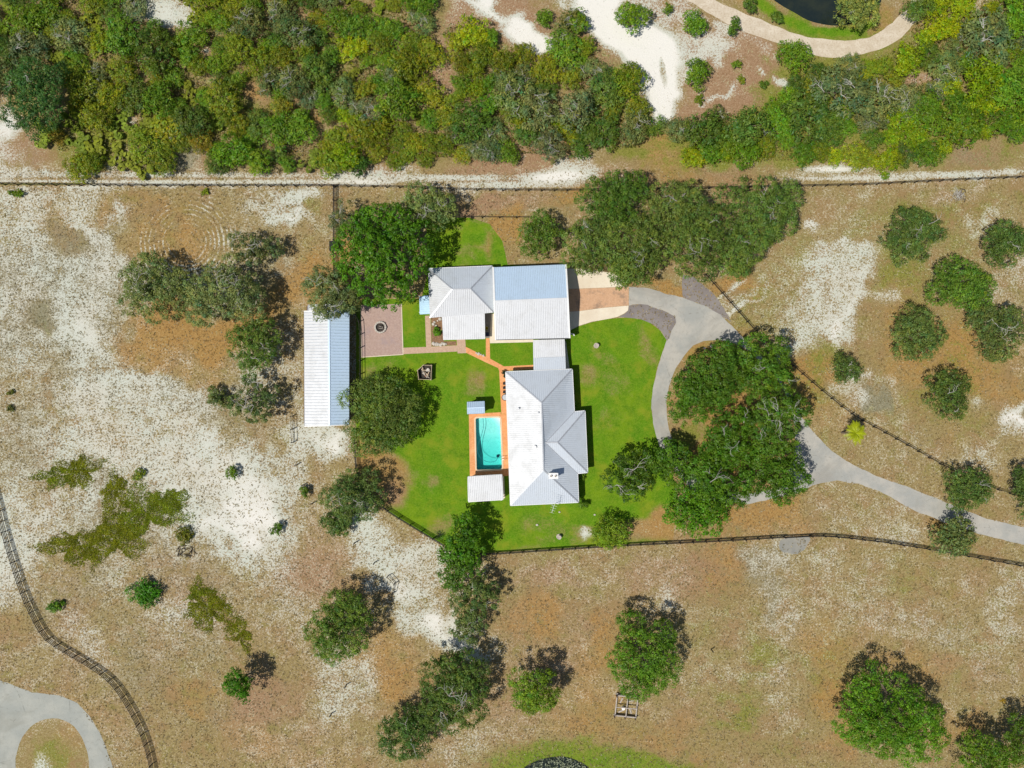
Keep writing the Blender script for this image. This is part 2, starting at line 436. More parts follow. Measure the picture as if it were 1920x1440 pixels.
M_WATER.node_tree.links.new(va.outputs[0], M_WATER.node_tree.nodes['Material Output'].inputs['Volume'])
def make_plaster():
    t = NT('white_pool_plaster'); n = t.noise(1.1, 4, .7, dist=1.5)
    sx = t.n.new('ShaderNodeSeparateXYZ'); t.l.new(t.tc(), sx.inputs[0])
    c = t.mix(t.mr(n, .42, .64, 0, .6), c4(0.80, 0.82, 0.80), c4(0.58, 0.66, 0.66)); return t.base(c, .7, 0, .3)
M_PLASTER = make_plaster()
M_PONDW = NT('dark_pond_water'); M_PONDW.base(M_PONDW.mix(M_PONDW.mr(M_PONDW.noise(.3, 4), .35, .7), c4(0.012, 0.020, 0.020), c4(0.025, 0.032, 0.022)), 0.08, 0, 0.5); M_PONDW = M_PONDW.m
M_HOSE = plain('blue_hose', (0.02, 0.20, 0.24), .5, .1)
M_CHROME = plain('polished_rail', (0.6, 0.6, 0.6), .2, .05, 3, .9)
M_WHITE = plain('white_plastic', (0.8, 0.8, 0.78), .5, .05)
M_YELLOW = plain('yellow_plastic', (0.55, 0.42, 0.02), .5, .1)
M_NAVY = plain('dark_blue_plastic', (0.02, 0.025, 0.06), .5, .1)
M_MIX = None
# ------------------------------------------------------------------ what grows or lies on the ground, as soft patches of the plan
# channels: s sand, o rust leaves/straw, g lawn, w weeds, b bare brown, d dull grey growth
PATCH = [
 # (x, y, rx, ry, turn, {channel: value})
 # --- west paddock, pale and sandy
 (230, 700, 420, 420, 0, dict(s=.54, d=.62, o=.0)), (120, 560, 190, 210, 0, dict(s=.55, d=.66)),
 (150, 390, 190, 45, 0, dict(s=.58, d=.3)), (190, 470, 60, 120, 0, dict(s=.66)),
 (125, 445, 55, 45, 0, dict(s=.18, b=.45, d=.5)), (110, 590, 55, 34, 35, dict(s=.2, d=.7, w=.3)), (95, 615, 32, 14, 30, dict(w=.6, s=.1)),
 (30, 400, 50, 60, 0, dict(s=.68)), (60, 720, 120, 90, 0, dict(s=.5, d=.5)), (250, 760, 150, 60, 10, dict(s=.68)), (190, 640, 50, 90, -35, dict(s=.76)),
 (345, 425, 90, 60, 0, dict(o=.75, s=.22)), (330, 400, 120, 30, 5, dict(o=.6, s=.26)), (350, 470, 110, 36, 0, dict(o=.6, s=.34)),
 (330, 650, 135, 66, -12, dict(o=.85, s=.28)), (365, 630, 60, 40, 0, dict(o=1.0, s=.06)), (330, 700, 80, 40, -10, dict(o=.6, s=.35)),
 (560, 540, 60, 80, 0, dict(o=.85, s=.2)), (440, 600, 100, 40, 0, dict(o=.85, s=.1)), (520, 440, 70, 60, 0, dict(o=.35, w=.3, s=.34)),
 (560, 385, 60, 34, -15, dict(s=.92)), (520, 385, 55, 18, 0, dict(s=.6)), (595, 400, 26, 20, 40, dict(w=.55, s=.3)),
 (545, 640, 30, 90, 0, dict(s=.45, o=.4)), (470, 800, 110, 60, 0, dict(s=.42, d=.4, w=.22)), (530, 830, 60, 40, 0, dict(s=.35, o=.4, w=.2)),
 (300, 850, 190, 60, 10, dict(s=.70, d=.2)), (230, 800, 100, 40, 0, dict(s=.66)),
 (430, 930, 120, 80, 25, dict(s=.84)), (500, 1010, 100, 70, 35, dict(s=.90)), (440, 1000, 60, 50, 0, dict(s=.93)), (545, 1080, 60, 60, 0, dict(s=.72)),
 (600, 840, 60, 36, 0, dict(s=.78, d=.2)), (560, 900, 28, 80, 0, dict(s=.66)), (640, 840, 40, 30, 0, dict(s=.9)),
 (80, 960, 110, 70, 0, dict(s=.56, d=.4)), (40, 1020, 60, 110, 0, dict(s=.62, d=.3)), (10, 1060, 30, 70, 0, dict(s=.8)),
 # --- south-west, browner
 (300, 1290, 460, 220, 0, dict(b=.5, s=.38)), (1000, 1230, 420, 200, 0, dict(b=.5, s=.36)),
 (320, 1120, 260, 100, 0, dict(s=.42, d=.45, b=.3)), (300, 1270, 260, 130, 0, dict(s=.36, d=.35, b=.25, w=.1)), (400, 1370, 260, 90, 0, dict(s=.34, o=.3, b=.3)),
 (350, 1320, 50, 30, 0, dict(o=.8, s=.2)), (500, 1320, 80, 50, 0, dict(b=.6, s=.25, o=.3)), (150, 1200, 60, 30, 40, dict(s=.55)),
 (60, 1200, 70, 60, 0, dict(s=.38, o=.35, w=.1)), (40, 1150, 40, 50, 0, dict(s=.3, o=.5)), (330, 1170, 90, 50, 0, dict(s=.5, d=.4)),
 (620, 1040, 70, 70, 0, dict(b=.7, s=.42, o=.2)), (560, 1150, 50, 80, 0, dict(s=.5, o=.2)), (700, 1000, 40, 60, 0, dict(s=.65)),
 (770, 1040, 90, 60, 0, dict(s=.72, w=.35)), (800, 1110, 90, 70, 0, dict(s=.62, w=.42, o=.3)), (700, 1090, 45, 32, 0, dict(o=.5, b=.4, s=.2)),
 (740, 1090, 40, 36, 0, dict(s=.82)), (810, 1190, 90, 30, 15, dict(s=.85)), (830, 1200, 80, 26, 0, dict(s=.92)), (950, 1150, 30, 60, 0, dict(s=.85)),
 (740, 1240, 100, 60, 0, dict(o=.6, s=.34, b=.2)), (730, 1280, 50, 40, 0, dict(o=.9, s=.15)), (640, 1300, 70, 90, 0, dict(s=.56, b=.3)), (570, 1400, 110, 60, 0, dict(s=.42, o=.4)),
 (900, 1360, 70, 40, -30, dict(s=.55, b=.4, o=.3)), (880, 1420, 60, 40, 0, dict(s=.55)),
 # --- south-centre and south-east, straw coloured
 (1150, 1100, 300, 70, 0, dict(s=.36, o=.30, b=.25, w=.1)), (1600, 1180, 380, 190, 0, dict(s=.38, o=.16, w=.34)), (1010, 1150, 60, 55, 0, dict(o=.8, b=.6, s=.2)), (1080, 1060, 190, 22, -2, dict(s=.46, b=.6)),
 (1200, 1110, 120, 60, 0, dict(s=.45, b=.4)), (1290, 1110, 50, 50, 0, dict(s=.72)), (1160, 1200, 46, 70, 0, dict(o=.9, s=.12)), (1080, 1320, 100, 60, 0, dict(s=.46, o=.5)),
 (1350, 1080, 80, 55, 0, dict(b=.55, o=.55, s=.12)), (1350, 1050, 70, 24, 0, dict(o=.7, s=.08)), (1455, 1095, 46, 85, -6, dict(s=.60, d=.6, o=0)), (1470, 1180, 60, 60, 0, dict(s=.55)),
 (1580, 1060, 70, 45, 0, dict(s=.50, w=.25)), (1560, 1110, 90, 60, 0, dict(s=.45, w=.2)), (1640, 1060, 60, 25, 0, dict(s=.52, w=.2)), (1810, 1100, 120, 40, 10, dict(o=.4, b=.5, s=.25)),
 (1780, 1150, 100, 60, 0, dict(s=.50, d=.3)), (1560, 1210, 100, 36, -10, dict(o=.6, s=.36)), (1660, 1170, 70, 36, 0, dict(s=.58)), (1905, 1130, 40, 60, 0, dict(s=.72)), (1890, 1270, 60, 60, 0, dict(s=.56, b=.3)),
 (1340, 1240, 80, 60, 0, dict(s=.42, b=.35)), (1420, 1240, 60, 50, 0, dict(w=.62, s=.35)), (1370, 1350, 46, 70, 10, dict(w=.75, s=.25)), (1480, 1260, 60, 40, 0, dict(w=.55, s=.35)), (1360, 1200, 60, 30, 0, dict(w=.45)), (1480, 1330, 24, 60, -15, dict(s=.7)),
 (1500, 1330, 60, 60, 0, dict(w=.25, s=.38)), (1570, 1330, 40, 100, 0, dict(o=.8, s=.2)), (1700, 1250, 140, 26, 0, dict(o=.6, s=.3)), (1640, 1270, 60, 50, 0, dict(o=.65)), (1800, 1360, 40, 60, 0, dict(o=.6, s=.3)),
 (1380, 1410, 160, 40, 0, dict(w=.45, s=.2, o=.3)), (1180, 1370, 160, 40, 0, dict(w=.25, o=.55, s=.2)),
 (1040, 1440, 170, 62, 0, dict(w=.3, s=.5, b=.3)), (1050, 1440, 135, 48, 0, dict(g=.55, w=1.0, s=.0)), (1170, 1430, 120, 30, 8, dict(g=.4, w=1.0, s=.0)),
 # --- east paddock
 (1640, 600, 320, 260, 0, dict(s=.40, o=.15, w=.64)), (1680, 400, 260, 50, 0, dict(s=.40, w=.6)), (1800, 380, 130, 40, 0, dict(w=.5, s=.18)), (1560, 385, 70, 50, 0, dict(s=.38, w=.25)), (1525, 418, 18, 14, 0, dict(s=.86)),
 (1480, 560, 90, 80, 0, dict(s=.46, w=.5)), (1575, 495, 50, 30, 0, dict(s=.66)), (1595, 560, 46, 85, -12, dict(s=.80, w=.1)), (1600, 590, 26, 50, 0, dict(s=.93)), (1560, 540, 40, 60, 0, dict(s=.72)), (1545, 600, 40, 40, 0, dict(s=.62)),
 (1690, 510, 60, 40, 0, dict(o=.55, s=.22)), (1730, 590, 110, 80, 0, dict(o=.55, s=.26, w=.2)), (1690, 690, 110, 60, 0, dict(o=.55, s=.2, w=.2)), (1800, 660, 80, 70, 0, dict(o=.85, s=.05)), (1850, 710, 80, 40, 0, dict(o=.65, s=.12)), (1540, 700, 60, 30, 0, dict(o=.8, s=.1)),
 (1580, 480, 40, 20, 0, dict(s=.7)), (1680, 545, 50, 24, 15, dict(s=.55)), (1900, 520, 40, 50, 0, dict(s=.5)), (1860, 400, 60, 30, 10, dict(s=.52)), (1900, 640, 40, 60, 0, dict(o=.6, w=.2)),
 (1620, 740, 70, 40, 10, dict(s=.62, d=.3, w=.2)), (1888, 770, 36, 38, 0, dict(s=.93)), (1888, 765, 14, 12, 0, dict(s=.3, d=.8)), (1640, 768, 22, 30, 20, dict(d=.8, s=.2)), (1610, 755, 30, 20, 0, dict(s=.78)), (1860, 850, 60, 30, 0, dict(s=.48)), (1740, 850, 60, 30, 0, dict(s=.42, d=.3)), (1780, 720, 60, 40, 0, dict(o=.7, s=.08)), (1760, 780, 60, 60, 0, dict(o=.45, d=.2, s=.2)),
 (1380, 520, 80, 14, 45, dict(o=.85, s=.1)), (1360, 545, 10, 40, 40, dict(s=.85)), (1400, 595, 8, 60, 42, dict(s=.85)), (1480, 660, 7, 60, 48, dict(s=.75)), (1395, 560, 16, 60, 42, dict(s=.55)), (1340, 530, 26, 26, 0, dict(o=.9, s=.2)),
 (1580, 790, 50, 60, 40, dict(o=.35, s=.38)), (1700, 870, 120, 26, 27, dict(s=.38, o=.3, b=.3)), (1500, 720, 20, 60, -35, dict(o=.8, s=.12)), (1850, 900, 60, 30, 15, dict(o=.6)), (1900, 960, 50, 14, 15, dict(w=.3, o=.3, s=.15)),
 (1240, 548, 60, 14, 10, dict(o=.9, s=.0)), (1430, 975, 170, 50, -8, dict(o=.55, s=.22, b=.3)), (1380, 965, 60, 30, 0, dict(o=.9, s=.0)), (1600, 950, 110, 40, 12, dict(s=.42, w=.15, o=.2)), (1700, 1000, 70, 25, 10, dict(s=.5, w=.15)), (1760, 990, 40, 40, 0, dict(o=.7, s=.1)), (1480, 1000, 60, 20, 0, dict(b=.4, s=.35)),
 # island of the drive
 (1380, 800, 130, 160, 0, dict(o=.95, s=.0, b=.3)), (1270, 805, 22, 45, 0, dict(w=.75, o=.4, s=0)), (1330, 648, 30, 12, 0, dict(o=1, s=.05)),
 # --- track along the thicket
 (960, 335, 1100, 22, 0, dict(s=.50, b=.6, w=.05)), (150, 330, 260, 12, 0, dict(s=.80, b=.2)), (300, 345, 420, 5, 0, dict(s=.84)), (480, 335, 200, 10, 0, dict(s=.62, b=.3)), (670, 332, 55, 16, 0, dict(s=.90)), (780, 330, 70, 9, 0, dict(s=.66)), (1040, 330, 60, 14, -4, dict(s=.96)), (930, 345, 120, 7, 0, dict(s=.74)),
 (880, 310, 60, 16, 0, dict(b=1.0, s=.12)), (1000, 305, 60, 12, 0, dict(b=.95, s=.15)), (1300, 338, 140, 16, 0, dict(o=.55, b=.5, s=.22)), (1240, 300, 40, 40, 0, dict(o=.65, w=.45, s=.0)), (1600, 325, 160, 12, 0, dict(s=.74, b=.3)), (1560, 318, 50, 8, 0, dict(s=.92)), (1760, 322, 160, 14, 0, dict(s=.5, w=.25)), (1850, 325, 50, 7, 0, dict(s=.82)), (1850, 285, 60, 26, -15, dict(d=.4, w=.45, o=.2, s=.12)), (1700, 305, 80, 12, 0, dict(o=.5, w=.3, s=.1)),
 (900, 385, 70, 24, 0, dict(b=.9, o=.3, s=.16)), (980, 385, 50, 24, 0, dict(s=.5, b=.6, w=.2)), (965, 430, 26, 50, 0, dict(o=.85, s=.02)), (700, 365, 60, 14, 0, dict(o=.5, w=.2, s=.4)), (1050, 380, 40, 20, 0, dict(o=.8, s=.1)), (640, 480, 26, 60, 0, dict(o=.8, s=.2)),
]
THICK = [  # thicket floor
 (420, 150, 560, 190, 0, dict(s=.26, b=.6, w=.55, d=.3)), (960, 160, 330, 170, 0, dict(s=.26, b=.7, w=.5, d=.3)), (1560, 190, 400, 140, 0, dict(s=.12, b=.4, w=.8, o=.15)),
 (20, 245, 30, 60, 0, dict(s=.92, w=.0)), (30, 300, 60, 20, 0, dict(s=.66, b=.5, w=.1)), (90, 285, 60, 30, 0, dict(b=.6, s=.28, w=.2)), (190, 110, 40, 22, -20, dict(b=.9, s=.2, w=.0)), (300, 18, 60, 28, 10, dict(s=.78, b=.6, w=0)), (330, 45, 30, 20, 0, dict(s=.8, w=0)), (165, 205, 18, 9, 0, dict(s=.9, w=0)), (245, 215, 24, 10, 0, dict(s=.8, b=.7, w=0)), (310, 255, 26, 10, 0, dict(s=.85, w=0)), (350, 295, 50, 26, 0, dict(d=.8, b=.6, s=.3, w=.1)), (60, 130, 30, 15, 0, dict(b=.7)), (395, 105, 14, 12, 0, dict(s=.8, w=0)),
 (200, 285, 60, 40, 0, dict(w=.9, o=.3, s=.05)), (480, 175, 30, 24, 0, dict(o=.8, w=.2)), (600, 235, 20, 12, 0, dict(o=.9)),
 (835, 130, 26, 56, 5, dict(b=.95, s=.34, w=.0)), (820, 25, 24, 36, 0, dict(b=.8, s=.4, w=0)), (905, 20, 80, 26, 20, dict(s=.62, b=.8, w=0)), (900, 12, 60, 9, 30, dict(s=.9, w=0)), (985, 70, 50, 26, 25, dict(s=.96, w=0)), (1010, 88, 30, 16, 0, dict(s=.96, w=0)), (960, 35, 40, 20, 0, dict(b=.95, s=.3, w=0)), (1030, 60, 36, 15, 0, dict(b=.9, s=.4, w=0)),
 (1140, 30, 70, 40, 30, dict(s=1.1, b=.3, w=0)), (1200, 90, 70, 50, 20, dict(s=1.15, w=0)), (1235, 140, 46, 60, 10, dict(s=1.1, w=0)), (1240, 195, 24, 36, 0, dict(s=1.0, w=0)), (1240, 125, 10, 40, -10, dict(s=.7, d=.5, w=.1)), (1150, 5, 60, 20, 0, dict(s=1.0, w=0)), (1230, 20, 60, 30, 0, dict(s=.62, b=.7, w=0)), (1170, 40, 20, 10, 0, dict(b=.95, s=.3)),
 (1370, 130, 105, 75, 0, dict(b=.95, s=.32, w=.12)), (1330, 100, 60, 20, 15, dict(s=.72, b=.6)), (1340, 70, 40, 18, 20, dict(s=.7, b=.7, w=0)), (1420, 90, 60, 16, 20, dict(s=.5, b=.9, w=0)), (1340, 165, 40, 10, 0, dict(s=.72)), (1475, 160, 16, 16, 0, dict(s=.75, w=0)), (1425, 150, 8, 7, 0, dict(s=.9)), (1320, 190, 70, 18, 0, dict(b=.9, s=.25, w=.1)), (1275, 60, 20, 60, 0, dict(s=.6, b=.7, w=0)),
 (1250, 290, 50, 36, 0, dict(o=.7, w=.55, s=0, b=.3)), (1180, 295, 50, 14, 0, dict(w=.8, o=.6, s=0)), (1350, 300, 90, 20, 0, dict(w=1.0, g=.25, o=.2)), (1480, 290, 80, 24, 0, dict(w=.9, o=.4)), (1560, 60, 110, 20, 4, dict(w=1.1, g=.4, s=0)), (1480, 30, 60, 26, 25, dict(w=1.0, g=.3, o=.2, s=0)), (1640, 45, 30, 26, 0, dict(o=.8, w=.5, s=.05)), (1400, 10, 20, 16, 0, dict(o=.6, w=.4)), (1720, 145, 30, 14, 0, dict(b=.9, s=.4, w=.1)), (1690, 210, 20, 12, 0, dict(b=.7)), (1840, 280, 60, 26, -12, dict(d=.42, b=.6, w=.4, s=.12)), (1910, 260, 16, 20, 0, dict(d=.8, s=.3)),
]
STRAIGHT = [
 (95, 1425, 46, 50, 0, dict(o=.5, w=.75, s=.2, d=0)), (80, 1440, 20, 30, 0, dict(s=.6)),
 (1120, 14, 44, 34, 20, dict(s=1.12, b=.1, w=0)), (1165, 62, 62, 34, 25, dict(s=1.12, b=.1, w=0)), (1222, 96, 52, 44, 10, dict(s=1.15, b=.1, w=0)), (1240, 150, 36, 52, 8, dict(s=1.1, b=.1, w=0)), (1243, 200, 18, 26, 0, dict(s=1.0, w=0)), (985, 72, 42, 20, 25, dict(s=1.0, w=0)), (1010, 90, 24, 12, 0, dict(s=1.0, w=0)), (915, 22, 60, 7, 32, dict(s=.9, w=0)), (1243, 135, 6, 30, -10, dict(s=.6, d=.4)), (1180, 44, 14, 7, 30, dict(s=.3, b=.9)),
 (1436, 14, 36, 11, 38, dict(g=.75, w=1.0, s=0, b=0)), (1490, 44, 44, 10, 24, dict(g=.8, w=1.0, s=0, b=0)), (1560, 60, 52, 8, 4, dict(g=.85, w=1.0, s=0, b=0)), (1622, 50, 30, 9, -28, dict(g=.6, w=1.0, s=0, b=0)), (1655, 30, 16, 24, 10, dict(o=.7, w=.5, s=.1)),  # wheel ruts of the track and the pond rim keep their clean lines
 (330, 341.5, 420, 4, 0, dict(s=.76, b=.4, w=0, o=0)), (250, 328, 340, 4.5, 0, dict(s=.68, b=.5, w=0, o=0)), (670, 338, 70, 9, 0, dict(s=.9, w=0)), (830, 333, 150, 5, 0, dict(s=.74, b=.5)), (960, 347, 130, 4, 0, dict(s=.78, b=.4)), (1045, 331, 62, 12, -3, dict(s=.97, b=.2)),
 (1640, 333, 170, 4, -1, dict(s=.80, b=.3, w=.1)), (1560, 317, 60, 6, 0, dict(s=.92)), (1780, 325, 150, 4, -2, dict(s=.72, w=.2)), (300, 335, 330, 2.5, 0, dict(w=.35, b=.5, s=.4)), (60, 345, 130, 3, 0, dict(w=.8, s=.1)),
 (1052, 1452, 180, 74, 0, dict(s=.50, b=.4, w=.2, g=0)), (1060, 1456, 152, 66, 0, dict(g=.50, w=1.1, s=.02, o=.2, b=0)), (1190, 1436, 110, 26, 8, dict(g=.42, w=1.0, s=.05)),
]
LAWN_DRY = [
 (720, 880, 60, 40, 10, dict(g=.05, o=.75, s=.15, b=.4)), (690, 850, 40, 40, 0, dict(g=-.1, o=.8, s=.2)), (735, 925, 30, 36, 40, dict(g=.0, b=.8, o=.5)), (700, 900, 30, 50, 30, dict(g=.0, o=.7, b=.4)), (810, 905, 20, 14, 0, dict(g=.35)),
 (905, 705, 26, 20, 0, dict(g=.30, o=.5)), (885, 725, 20, 14, 0, dict(g=.42, o=.4)), (720, 690, 50, 24, 0, dict(g=.62, w=.6)), (690, 705, 30, 30, 0, dict(g=.5, w=.6)),
 (1150, 680, 16, 70, -32, dict(g=.50, w=.7, o=.4)), (1220, 650, 16, 50, -30, dict(g=.42, w=.6, o=.3)), (1110, 705, 30, 22, 0, dict(g=.36, o=.5, w=.4)), (1150, 720, 30, 30, 0, dict(g=.6)), (1140, 780, 40, 20, 0, dict(g=.6, w=.5)),
 (1010, 985, 50, 22, 0, dict(g=.52, w=.6, o=.4)), (1070, 995, 40, 16, 0, dict(g=.5, w=.6)), (1200, 1000, 60, 22, 0, dict(g=.05, o=.6, b=.5, s=.25)), (1100, 995, 14, 14, 0, dict(g=.0, s=.85)), (1040, 1020, 120, 8, -4, dict(g=.5, w=.6)), (1245, 985, 30, 40, 0, dict(g=.0, o=.9)),
 (885, 465, 36, 14, -10, dict(g=.42, b=.3, o=.3)), (870, 490, 30, 8, 0, dict(g=.55)), (930, 460, 16, 50, 20, dict(g=.35, o=.8)), (800, 580, 30, 20, 0, dict(g=.9)), (700, 620, 30, 60, 0, dict(g=.6)), (650, 560, 40, 40, 0, dict(g=0.0, o=.8)), (840, 980, 30, 20, 0, dict(g=.4, o=.4)), (775, 975, 30, 12, 30, dict(g=.6)), (880, 415, 60, 7, 0, dict(g=.4, b=.5)), (860, 1030, 60, 14, 0, dict(g=.3, o=.4)),
]
CH = 'sogwbd'
for q in PATCH:      # the south is straw and earth more than sand
    if q[1] > 1040 and q[0] > 860 and q[5].get('s', 0) > .34: q[5]['s'] = .34 + (q[5]['s'] - .34) * .52
    if q[1] > 1040 and 'b' not in q[5] and 'w' not in q[5]: q[5]['b'] = .42
    if q[1] > 1000 and q[5].get('o', 0) > .5: q[5]['o'] = .5 + (q[5]['o'] - .5) * .5
def paint(acc, lst, X, Y):
    for (x, y, rx, ry, turn, ch) in lst:
        a = R(turn); ca, sa = math.cos(a), math.sin(a)
        u = ((X - x) * ca + (Y - y) * sa) / rx; v = (-(X - x) * sa + (Y - y) * ca) / ry
        d = np.sqrt(u * u + v * v); w = np.clip((1.45 - d) / 1.05, 0, 1); w = w * w * (3 - 2 * w)
        if ch.get('o', 0) >= .5 and 'd' not in ch: acc[:, 5] *= 1 - .85 * w
        for k in ch: i = CH.index(k); acc[:, i] = acc[:, i] * (1 - w) + ch[k] * w

_rsn = np.random.RandomState(12); _lat = _rsn.uniform(-1, 1, (4, 128, 128))
def vnoise(X, Y, cell, ch=0):
    u = X / cell + 200.37; v = Y / cell + 200.71; i = np.floor(u).astype(int); j = np.floor(v).astype(int); fu = u - i; fv = v - j
    fu = fu * fu * (3 - 2 * fu); fv = fv * fv * (3 - 2 * fv); L_ = _lat[ch]; g = lambda a, b_: L_[a % 128, b_ % 128]
    return (g(i, j) * (1 - fu) + g(i + 1, j) * fu) * (1 - fv) + (g(i, j + 1) * (1 - fu) + g(i + 1, j + 1) * fu) * fv

def ground_masks(X, Y, lawn=False):
    """patch edges wander: the plan is shaken by noise of several sizes before the patches are laid"""
    X = np.asarray(X, float); Y = np.asarray(Y, float)
    q = .45 if lawn else 1.0
    track = np.clip(np.abs(Y - 335) / 40, .25, 1)      # the straight track stays straight
    WX = X + q * (34 * vnoise(X, Y, 95, 0) + 20 * vnoise(X, Y, 41, 1) + 11 * vnoise(X, Y, 17, 2))
    WY = Y + q * track * (30 * vnoise(X, Y, 88, 2) + 18 * vnoise(X, Y, 37, 3) + 10 * vnoise(X, Y, 15, 0))
    X0, Y0, X, Y = X, Y, WX, WY
    acc = np.zeros((len(X), 6)); acc[:, 0] = .36; acc[:, 1] = .22; acc[:, 5] = .12
    if lawn:
        acc[:, 0] = .1; acc[:, 2] = 1.0; acc[:, 1] = .4; paint(acc, LAWN_DRY, X, Y)
    else:
        paint(acc, PATCH, X, Y); paint(acc, THICK, X, Y)
    if not lawn:
        acc[:, 0] += .06 * vnoise(X0, Y0, 60, 1) + .05 * vnoise(X0, Y0, 23, 2)
        acc[:, 1] += .18 * vnoise(X0, Y0, 75, 3) + .10 * vnoise(X0, Y0, 30, 0)
        acc[:, 3] += .22 * vnoise(X0, Y0, 66, 0) + .10 * vnoise(X0, Y0, 28, 1)
        acc[:, 4] += .24 * vnoise(X0, Y0, 82, 2); acc[:, 5] += .12 * vnoise(X0, Y0, 70, 1)
        paint(acc, STRAIGHT, X0, Y0)
    return acc
def zoneA(lawn): return lambda X, Y: ground_masks(X, Y, lawn)[:, [0, 1, 2]]
def zoneB(lawn): return lambda X, Y: ground_masks(X, Y, lawn)[:, [3, 4, 5]]

# pool plan first: the ground is open where the basin sinks in
POOL = [(891.5, 784), (937.5, 782.5), (941.5, 879.5), (893.5, 881.5)]

def build_ground():
    fine = np.arange(-116, 116.01, 0.5); finey = np.arange(-92, 92.01, 0.5)
    out = np.array([130, 160, 210, 300, 500, 900, 1600, 2600.0])
    xs = np.concatenate([-out[::-1], fine, out]); ys = np.concatenate([-out[::-1], finey, out])
    X, Y = np.meshgrid(xs, ys); nx, ny = len(xs), len(ys)
    V = np.stack([X.ravel(), Y.ravel(), np.zeros(X.size)], 1)
    i = np.arange(nx * ny).reshape(ny, nx)
    F = np.stack([i[:-1, :-1].ravel(), i[:-1, 1:].ravel(), i[1:, 1:].ravel(), i[1:, :-1].ravel()], 1)
    pw = [at2(*p) for p in POOL]
    x0 = min(p[0] for p in pw); x1 = max(p[0] for p in pw); y0 = min(p[1] for p in pw); y1 = max(p[1] for p in pw)
    fx0 = V[F[:, 0], 0]; fx1 = V[F[:, 1], 0]; fy0 = V[F[:, 0], 1]; fy1 = V[F[:, 2], 1]
    F = F[~((fx1 > x0 - .05) & (fx0 < x1 + .05) & (fy1 > y0 - .05) & (fy0 < y1 + .05))]
    me = fast_mesh('ground', V, F, [M_GROUND])
    pxx = V[:, 0] * 10 + 960; pyy = 720 - V[:, 1] * 10
    # beyond the frame the land goes on as it is near the edge
    m = ground_masks(np.clip(pxx, -150, 2070), np.clip(pyy, -150, 1590))
    for an, idx in (('zone', [0, 1, 2]), ('zone2', [3, 4, 5])):
        a = me.color_attributes.new(an, 'FLOAT_COLOR', 'POINT'); c = np.ones((len(V), 4), np.float32); c[:, :3] = m[:, idx]
        a.data.foreach_set('color', c.ravel())
    o = bpy.data.objects.new('ground', me); link(o); o['kind'] = 'structure'
build_ground()

LAWN = [(664, 560), (790, 560), (800, 520), (800, 408), (880, 408), (918, 420), (942, 452), (952, 496), (1062, 500), (1066, 620), (1085, 612), (1110, 604), (1140, 598),
        (1180, 595), (1215, 602), (1238, 620), (1250, 638), (1242, 660), (1232, 690), (1224, 730), (1221, 765), (1226, 800), (1236, 835), (1252, 870), (1268, 910), (1268, 960), (1262, 1013),
        (1180, 1020), (1050, 1028), (930, 1036), (880, 1038), (835, 1024), (780, 992), (730, 962), (705, 940), (680, 900), (669, 870), (667, 790), (668, 600)]
pool_hole = [(889, 781.5), (940, 780), (944, 882), (891, 884)]
sheet('lawn', LAWN, 0.004, M_GROUND, holes=[pool_hole], spacing=1.2, masks=[('zone', zoneA(True)), ('zone2', zoneB(True))])

# ------------------------------------------------------------------ drives, courts and paths
ISLAND = smooth_path([(1340, 638), (1300, 648), (1267, 690), (1252, 735), (1250, 765), (1256, 805), (1268, 840), (1292, 880), (1340, 912), (1400, 925), (1455, 912), (1485, 870), (1490, 800), (1472, 735), (1435, 685), (1390, 650)], 4, True)
ASPH_EDGE = [(1179, 573), (1200, 570), (1215, 571), (1222, 575), (1250, 585), (1266, 594), (1268, 605), (1259, 620), (1256, 634), (1250, 638)]
DRIVE = ([(1179, 538), (1215, 541), (1245, 550), (1280, 558), (1320, 572), (1350, 590), (1372, 610), (1400, 640), (1440, 680), (1480, 735), (1503, 783), (1530, 815), (1560, 845), (1600, 872), (1650, 895), (1700, 912),
          (1760, 937), (1800, 953), (1850, 973), (1920, 988), (2150, 1022), (2150, 1056), (1920, 1022), (1880, 1012), (1830, 1000), (1780, 983), (1720, 960), (1650, 922), (1610, 907), (1570, 901), (1530, 908), (1490, 925),
          (1450, 936), (1400, 945), (1340, 940), (1290, 912), (1258, 875), (1240, 845), (1226, 800), (1221, 765), (1224, 730), (1232, 690), (1242, 660)] + ASPH_EDGE[::-1])
sheet('driveway', DRIVE, 0.014, M_DRIVE, holes=[ISLAND], ragged=.09)
sheet('old_asphalt_pad', ASPH_EDGE + [(1240, 621), (1225, 608), (1200, 598), (1160, 594), (1172, 588), (1178, 582)], 0.010, M_ASPH_SHADE)
sheet('old_asphalt_spur', [(1280, 515), (1300, 519), (1318, 532), (1338, 552), (1358, 578), (1372, 604), (1358, 596), (1340, 585), (1320, 573), (1292, 562), (1280, 556), (1277, 535)], 0.010, M_ASPH_SHADE, ragged=.14)
sheet('concrete_apron', [(1040, 503), (1085, 504), (1120, 508), (1150, 512), (1162, 522), (1178, 537.5), (1087, 541), (1040, 542)], 0.012, M_CREAM)
sheet('parking_court', [(1040, 542.3), (1087, 541.3), (1178.7, 538), (1178.7, 572.6), (1130, 577), (1087, 583), (1040, 586)], 0.012, M_COURT)
sheet('concrete_margin', [(1040, 586.3), (1087, 583.3), (1130, 577.3), (1178.7, 573), (1177.5, 582), (1170, 588), (1158, 594), (1140, 598), (1110, 603), (1085, 611), (1068, 620), (1040, 620)], 0.012, M_CREAM)
LOOP = [(98 + 69 * math.cos(a), 1436 + 90 * math.sin(a)) for a in np.linspace(0, 2 * math.pi, 40, endpoint=False)]
